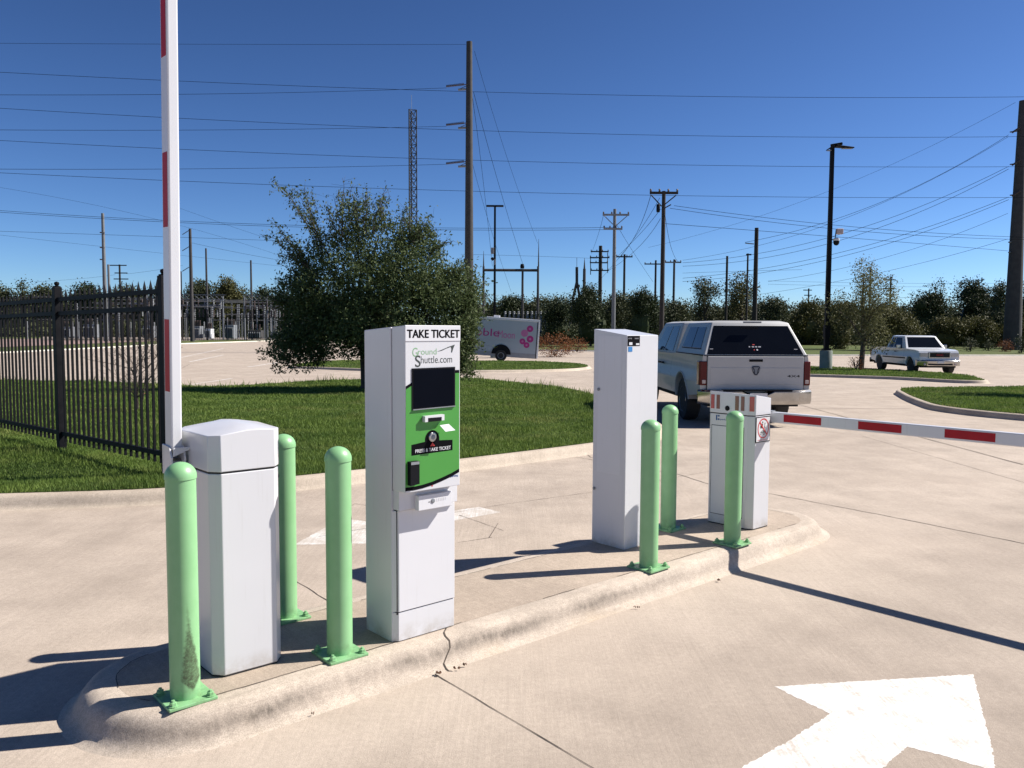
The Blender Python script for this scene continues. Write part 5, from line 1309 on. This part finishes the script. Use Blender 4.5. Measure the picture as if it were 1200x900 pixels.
SY = 138
def gantry(label, x0, x1, ytop, npost, ycol):
    t, X, z0 = frame('substation_gantry', label, SY, [(x0+(x1-x0)*k/(npost-1), ytop) for k in range(npost)], [(ytop+1, x0-2, x1+2, .8), (ycol, x0, x1, .0)], .17)
    for j, (yy, hgt) in enumerate(((ytop+4, 1.7), (ytop+16, 1.3))):
        n = int((x1-x0)/4.6)
        for k in range(n):
            x = x0+2+(x1-x0-4)*k/max(1, n-1)+random.uniform(-.6, .6); a = atY(x, yy, SY); mb = MB()
            pr = [(.05, 0)]
            for q in range(7): pr += [(.16, -hgt*q/7-.05), (.07, -hgt*q/7-.12)]
            mb.lathe(pr, 8, Matrix.Translation((a.x-X, random.uniform(-.5, .5)-.3, a.z-z0))); mb.build('insulator', M_porc if random.random() < .6 else M_galv, t)
    return t
gantry('long lattice gantry of the substation, left of the tree tops, seen through the black fence', 150, 196, 346, 3, 356)
gantry('lattice gantry with rows of insulators right of the raised boom', 207, 262, 347, 4, 358)
gantry('lattice gantry with rows of insulators beside the oak', 287, 340, 348, 3, 359)
for i, (x, y, w, h_, m, lab) in enumerate(((232, 391, 9, 22, M_sub, 'pale equipment cabinet under the left gantry'), (271, 391, 10, 24, M_galv, 'ribbed grey transformer in the middle of the substation'), (300, 391, 15, 16, M_pole_g, 'wide dark transformer near the slim mast'), (246, 389, 6, 18, M_white2, 'small white equipment cabinet'), (325, 391, 12, 14, M_galv, 'low grey equipment box beside the oak'), (80, 392, 12, 20, M_sub, 'grey equipment housing seen through the fence left part'), (108, 392, 14, 24, M_galv, 'tall grey transformer seen through the fence'), (176, 392, 12, 22, M_sub, 'grey equipment housing near the fence end'))):
    Yq = 134; p = atY(x, y, Yq); s = Yq/960; t = thing('transformer', (p.x, Yq, gz(Yq)), 0, lab, 'transformer'); w_, hh_ = w*s, h_*s*.75
    mb = MB(); mb.box(-w_/2, w_/2, -.8, .8, .3, hh_); tk = mb.build('tank', m, t, bevel=.05)
    mb = MB()
    for k in range(7): xx = -w_/2+w_*(k+.5)/7; mb.box(xx-.03, xx+.03, -1.1, -.8, .5, hh_*.85)
    mb.build('cooling_fins', M_galv, t)
    for k in (-1, 0, 1):
        mb = MB(); pr = [(.05, 0)]
        for q in range(5): pr += [(.15, .2*q+.06), (.07, .2*q+.14)]
        mb.lathe(pr, 8, Matrix.Translation((k*w_*.3, 0, hh_))); mb.build('bushing', M_porc, t)
sheet('gravel_yard', [atY(x, 395, Y_)[:2] for x, Y_ in ((50, 128), (350, 128), (350, 172), (50, 172))], .04, mat('gravel', (.26, .21, .17), .95, col2=(.20, .165, .14), scale=.6))
def clutter(label, x0, x1, n):
    Yc = 144; p = atY(x0, 400, Yc); t = thing('switchgear', (p.x, Yc, gz(Yc)), 0, label, 'switchgear'); z0 = gz(Yc)
    for k in range(n):
        x = x0+(x1-x0)*(k+random.random())/n; a = atY(x, random.choice((352, 358, 364, 370, 376)), Yc); yy = random.uniform(-10, 12); h = a.z-z0; xx = a.x-p.x
        mb = MB(); mb.tube([(xx, yy, 0), (xx, yy, h*.6)], .09, 6); pr = [(.06, h*.6)]
        for q in range(6): pr += [(.17, h*(.6+.06*q)+.05), (.08, h*(.6+.06*q)+.14)]
        mb.lathe(pr, 8, Matrix.Translation((xx, yy, 0))); mb.build('insulator_stand', random.choice((M_sub, M_galv, M_pole_l)), t)
    for row in (350, 355, 361, 368, 375):
        for r_ in range(2):
            xa = random.uniform(x0, x0+(x1-x0)*.4); xb = random.uniform(x0+(x1-x0)*.6, x1); a, c_2 = atY(xa, row, Yc), atY(xb, row, Yc); yy = random.uniform(-9, 9)
            mb = MB(); mb.tube([(a.x-p.x, yy, a.z-z0), (c_2.x-p.x, yy, a.z-z0)], .07, 6); mb.build('bus_pipe', M_pole_l, t)
clutter('dense rows of grey switchgear right of the raised boom', 206, 345, 46)
clutter('dense rows of grey switchgear seen through the black fence', 66, 196, 40)
# switchyard stands between x 590 and 650 behind the trailer
t, X, z0 = frame('switch_rack', 'row of upright grey insulator stands above the trailer roof', 112, [(592+5.2*k, 366) for k in range(11)], [(377, 590, 646, 0)], .13, M_sub)
for k in range(11):
    a = atY(592+5.2*k, 365, 112); mb = MB(); pr = [(.05, -1.6)]
    for q in range(8): pr += [(.19, -1.5+.2*q), (.10, -1.4+.2*q)]
    mb.lathe(pr, 8, Matrix.Translation((a.x-X, 0, a.z-z0))); mb.build('insulator', M_galv, t)
t, X, z0 = frame('a_frame_tower', 'two dark spiked masts, one A-shaped, left of the dense dark tree', 140, [(684, 315), ], [], .34, M_pole_g, [(684, 315, 302)])
for x0_, x1_ in ((676, 671.5), (676, 679.5)):
    a = atY(x0_, 330, 140); b = atY(x1_, 350, 140); mb = MB(); mb.tube([(b.x-X+(b.x-a.x)*1.2, 0, 0), (b.x-X, 0, b.z-z0), (a.x-X, 0, a.z-z0)], .22, 6); mb.build('leg', M_pole_g, t)
a = atY(676, 335, 140); b = atY(676, 313, 140); mb = MB(); mb.tube([(a.x-X, 0, a.z-z0), (b.x-X, 0, b.z-z0)], .24, 8); mb.build('mast', M_pole_g, t)
a = atY(676, 313, 140); b = atY(676, 302, 140); mb = MB(); mb.tube([(a.x-X, 0, a.z-z0), (b.x-X, 0, b.z-z0)], .04, 5); mb.build('lightning_rod', M_pole_g, t)

# security fences far away
def farfence(label, x0, x1, Y, top, name='security_fence', gap=.9, r=.035, solid=False):
    a, b = atY(x0, 395, Y), atY(x1, 395, Y); z0 = gz(Y); h = atY((x0+x1)/2, top, Y).z-z0; t = thing(name, (a.x, Y, z0), 0, label, 'fence'); Lf = b.x-a.x
    mb = MB(); n = int(Lf/gap)
    for k in range(n): mb.box(k*gap-r/2, k*gap+r/2, -r/2, r/2, 0, h)
    mb.build('pickets', M_fence, t)
    mb = MB(); 
    for z in (.2, h*.88): mb.box(0, Lf, -.03, .03, z-.03, z+.03)
    mb.build('rails', M_fence, t)
    k = 0
    while k*3.0 < Lf and k < 60:
        mb = MB(); mb.box(k*3.0-.05, k*3.0+.05, -.05, .05, 0, h+.15); mb.build('post', M_fence, t); k += 1
    return t
farfence('black picket fence along the substation left of the oak', 60, 345, 126, 368, gap=.35, r=.03)
farfence('black picket fence in front of the woods on the right', 800, 1290, 116, 388, gap=.3, r=.025)
farfence('black fence behind the reddish bush', 590, 700, 108, 388, gap=.3, r=.025)

# pale far building / wall seen under the trees
def farwall(label, x0, x1, y0, y1, Y, m):
    a, b = atY(x0, y0, Y), atY(x1, y1, Y); t = thing('far_building', ((a.x+b.x)/2, Y, gz(Y)), 0, label, 'building'); w_ = (b.x-a.x)/2; z = a.z-gz(Y)
    mb = MB(); mb.box(-w_, w_, 0, 8, 0, z); mb.build('wall', m, t); mb = MB(); mb.box(-w_-.3, w_+.3, -.3, 8.3, z, z+.35); mb.build('roof', M_galv, t)
farwall('low pinkish building seen under the trees right of the trailer', 628, 668, 391, 402, 117, mat('pinkish_wall', (.36, .29, .26), .9))

# ------------------------------------------------------------------ overhead wires
def wire(label, pts, Y0, Y1, r=None, group='overhead power lines'):
    """pts: three surveyed bearings; Y runs from Y0 to Y1"""
    xs_ = [p[0] for p in pts]; P = []
    for i, (x, y) in enumerate(pts): P.append(atY(x, y, Y0+(Y1-Y0)*(x-xs_[0])/(xs_[-1]-xs_[0])))
    if len(P) == 2: P = [P[0], P[0].lerp(P[1], .5)-Vector((0, 0, (P[1]-P[0]).length*.004)), P[1]]
    tm_ = (P[1]-P[0]).length/((P[1]-P[0]).length+(P[2]-P[1]).length); Q = []
    ta = -.9 if xs_[0] <= -25 else 0.; tb = 1.7 if xs_[-1] >= 1235 else 1.; nk = int(24*(tb-ta))
    for k in range(nk+1):
        t = ta+(tb-ta)*k/nk
        l0 = (t-tm_)*(t-1)/((0-tm_)*(0-1)); l1 = t*(t-1)/(tm_*(tm_-1)); l2 = t*(t-tm_)/(1*(1-tm_)); Q.append(P[0]*l0+P[1]*l1+P[2]*l2)
    mb = MB(); rr = 1.2*(r or .00019*(Y0+Y1)/2); mb.tube(Q, rr, 5, False); o = mb.build('power_line', M_wire); tag(o, label, 'power line', group)
WR = [
 ('topmost faint power line crossing the whole sky', [(-30, 50.5), (300, 52), (546, 52)], 60, 73, .010),
 ('power line from upper left passing behind the pole to the right edge, uppermost', [(-30, 83), (440, 104), (1240, 113)], 70, 84, None),
 ('power line meeting the top insulator of the centre pole', [(-30, 111), (210, 110.5), (523, 103)], 55, 73, None),
 ('power line from upper left passing behind the pole to the right, second', [(-30, 125), (430, 148.5), (1240, 159.5)], 70, 84, None),
 ('power line meeting the middle insulator of the centre pole', [(-30, 152), (210, 152.5), (523, 148)], 55, 73, None),
 ('power line from upper left passing behind the pole to the right, third', [(-30, 163), (600, 189), (1240, 195)], 70, 84, None),
 ('power line meeting the lowest insulator of the centre pole', [(-30, 198), (210, 198), (523, 192.5)], 55, 73, None),
 ('power line running from the left through the tree top to the right edge', [(-30, 201), (450, 221), (1240, 231)], 70, 84, None),
 ('double line above the fence, upper strand', [(-30, 244.5), (330, 263.5), (720, 266.5)], 85, 80, None),
 ('double line above the fence, lower strand', [(-30, 246.5), (330, 265.5), (720, 269)], 85, 80, None),
 ('thin line below the double line on the left', [(-30, 270), (210, 278), (460, 287)], 95, 100, .014),
 ('very faint line sloping down behind the raised boom', [(-30, 215), (100, 238), (330, 300)], 120, 150, .013),
 ('very faint lowest line left of the oak', [(-30, 272), (120, 289), (330, 312)], 120, 150, .013),
 ('faint line from the leaning pole towards the oak', [(222, 284), (300, 300), (420, 318)], 115, 130, .014),
 ('faint thin line from the slim mast top', [(200, 240), (300, 275), (380, 300)], 130, 140, .012),
 ('cable from the top arm of the black pole to the right edge, upper', [(790, 241), (960, 262), (1240, 279)], 62, 78, None),
 ('cable from the top arm of the black pole to the right edge, lower', [(785, 244), (960, 266.5), (1240, 281)], 62, 78, None),
 ('thin cable from the black pole to the steel pole base', [(778, 262), (960, 276), (1181, 294)], 62, 88, None),
 ('long strand from the top of the steel pole falling to the left', [(1190, 120), (1040, 195), (760, 290)], 88, 120, .012),
 ('strand from the first steel pole bracket falling left', [(1182, 158), (1030, 238), (873, 284)], 88, 95, None),
 ('paired strand from the first bracket, lower', [(1182, 160), (1000, 252), (800, 305)], 88, 108, .014),
 ('strand from the second bracket falling left, upper', [(1182, 195), (1000, 270), (800, 308)], 88, 112, None),
 ('strand from the second bracket falling left, lower', [(1182, 198), (1000, 277), (800, 312)], 88, 112, None),
 ('strand from the third bracket falling left, upper', [(1182, 231), (1000, 292), (800, 326)], 88, 112, None),
 ('strand from the third bracket falling left, lower', [(1182, 234), (1000, 297), (800, 330)], 88, 112, None),
 ('strand from the fourth bracket to the far poles', [(1181, 250), (1060, 295), (900, 330)], 88, 112, .015),
 ('lowest strand from the steel pole to the far poles', [(1181, 280), (1060, 313), (890, 345)], 88, 120, .015),
 ('guy line right of the centre pole, leftmost', [(553, 110), (566, 210), (577, 312)], 73, 108, .016),
 ('guy line right of the centre pole, middle', [(555, 108), (590, 235), (614, 314)], 73, 110, .016),
 ('faint guy line right of the centre pole, rightmost', [(556, 60), (596, 190), (630, 285)], 73, 110, .012),
 ('short line hanging below the guy lines', [(552, 185), (585, 300), (599, 342)], 73, 108, .012),
 ('line between the black pole and the stacked-arm pole', [(773, 232), (735, 290), (692, 340)], 62, 125, .014),
 ('line fanning left from the black pole, upper', [(763, 227), (745, 275), (725, 303)], 62, 118, None),
 ('line fanning left from the black pole, second', [(774, 245), (752, 272), (722, 302)], 62, 118, .015),
 ('line fanning left from the black pole, third', [(774, 256), (748, 290), (712, 318)], 62, 125, .015),
 ('line from the light grey pole down to the right', [(722, 262), (745, 300), (765, 330)], 80, 130, .014),
 ('line from the light grey pole down to the left', [(707, 253), (700, 278), (693, 297)], 80, 125, .014),
 ('line right of the black pole to the leaning-strut pole', [(778, 240), (784, 280), (797, 308)], 62, 110, .014),
 ('distant line low over the trees, between the poles', [(800, 320), (860, 318), (940, 316)], 112, 112, .014),
 ('distant line low over the dark trees at right', [(1050, 349), (1120, 348), (1240, 344)], 105, 100, .016),
 ('faint double line right of the wispy tree, upper', [(900, 329), (1060, 332), (1240, 331)], 140, 140, .014),
 ('faint double line right of the wispy tree, lower', [(900, 333), (1060, 336), (1240, 336)], 140, 140, .014),
 ('far line between the poles right of the oak, upper', [(540, 298), (620, 300), (700, 303)], 110, 125, .013),
 ('far line left of the grey pole', [(40, 330), (90, 327), (135, 322)], 140, 150, .013),
 ('far line from the crossarm pole towards the boom', [(148, 321), (180, 317), (214, 311)], 150, 140, .014),
]
for lab, pts, a, b, r in WR: wire(lab, pts, a, b, r)

# ------------------------------------------------------------------ light, sky, camera
SUN_AZ, SUN_EL = R(12.5), R(42.3)        # azimuth counted from +X towards +Y
w = bpy.data.worlds.new('World'); scene.world = w; w.use_nodes = True; nt_ = w.node_tree; nt_.nodes.clear()
sky = nt_.nodes.new('ShaderNodeTexSky'); sky.sky_type = 'NISHITA'; sky.sun_disc = False
sky.sun_elevation = SUN_EL; sky.sun_rotation = PI/2-SUN_AZ
sky.altitude = 300; sky.air_density = .7; sky.dust_density = .3; sky.ozone_density = 4.5
bg = nt_.nodes.new('ShaderNodeBackground'); bg.inputs[1].default_value = .036
out = nt_.nodes.new('ShaderNodeOutputWorld'); hs = nt_.nodes.new('ShaderNodeHueSaturation'); hs.inputs['Saturation'].default_value = 1.0; gm = nt_.nodes.new('ShaderNodeGamma'); gm.inputs[1].default_value = 1.38; tn = nt_.nodes.new('ShaderNodeMix'); tn.data_type = 'RGBA'; tn.blend_type = 'MULTIPLY'; tn.inputs[0].default_value = 1; tn.inputs[7].default_value = (.89, .95, .995, 1); nt_.links.new(sky.outputs[0], hs.inputs['Color']); nt_.links.new(hs.outputs[0], gm.inputs[0]); nt_.links.new(gm.outputs[0], tn.inputs[6]); nt_.links.new(tn.outputs[2], bg.inputs[0]); nt_.links.new(bg.outputs[0], out.inputs[0])
sl = bpy.data.lights.new('sun', 'SUN'); sl.energy = 5.; sl.angle = R(.53); sl.color = (1., .945, .86)
so = bpy.data.objects.new('sun', sl); COL.objects.link(so)
dv_ = Vector((math.cos(SUN_EL)*math.cos(SUN_AZ), math.cos(SUN_EL)*math.sin(SUN_AZ), math.sin(SUN_EL)))
so.rotation_euler = dv_.to_track_quat('Z', 'Y').to_euler(); so.location = (20, 5, 30)

cam = bpy.data.cameras.new('camera'); co = bpy.data.objects.new('camera', cam); COL.objects.link(co)
cam.sensor_width = 36; cam.lens = 36*F/1200; cam.clip_end = 6000; cam.clip_start = .05
cp_, sp_ = math.cos(PITCH), math.sin(PITCH); c, s = math.cos(ROLL), math.sin(ROLL)
Rr = Vector((1, 0, 0)); U = Vector((0, sp_, cp_)); Bk = Vector((0, -cp_, sp_))
Xc = Rr*c+U*s; Yc = -Rr*s+U*c
M = Matrix((Xc, Yc, Bk)).transposed().to_4x4(); M.translation = (0, 0, H); co.matrix_world = M
scene.camera = co
scene.render.resolution_x, scene.render.resolution_y = 1024, 768
vs_ = scene.view_settings; vs_.view_transform = 'Standard'; vs_.look = 'None'; vs_.gamma = 1; vs_.exposure = .80; vs_.use_curve_mapping = False
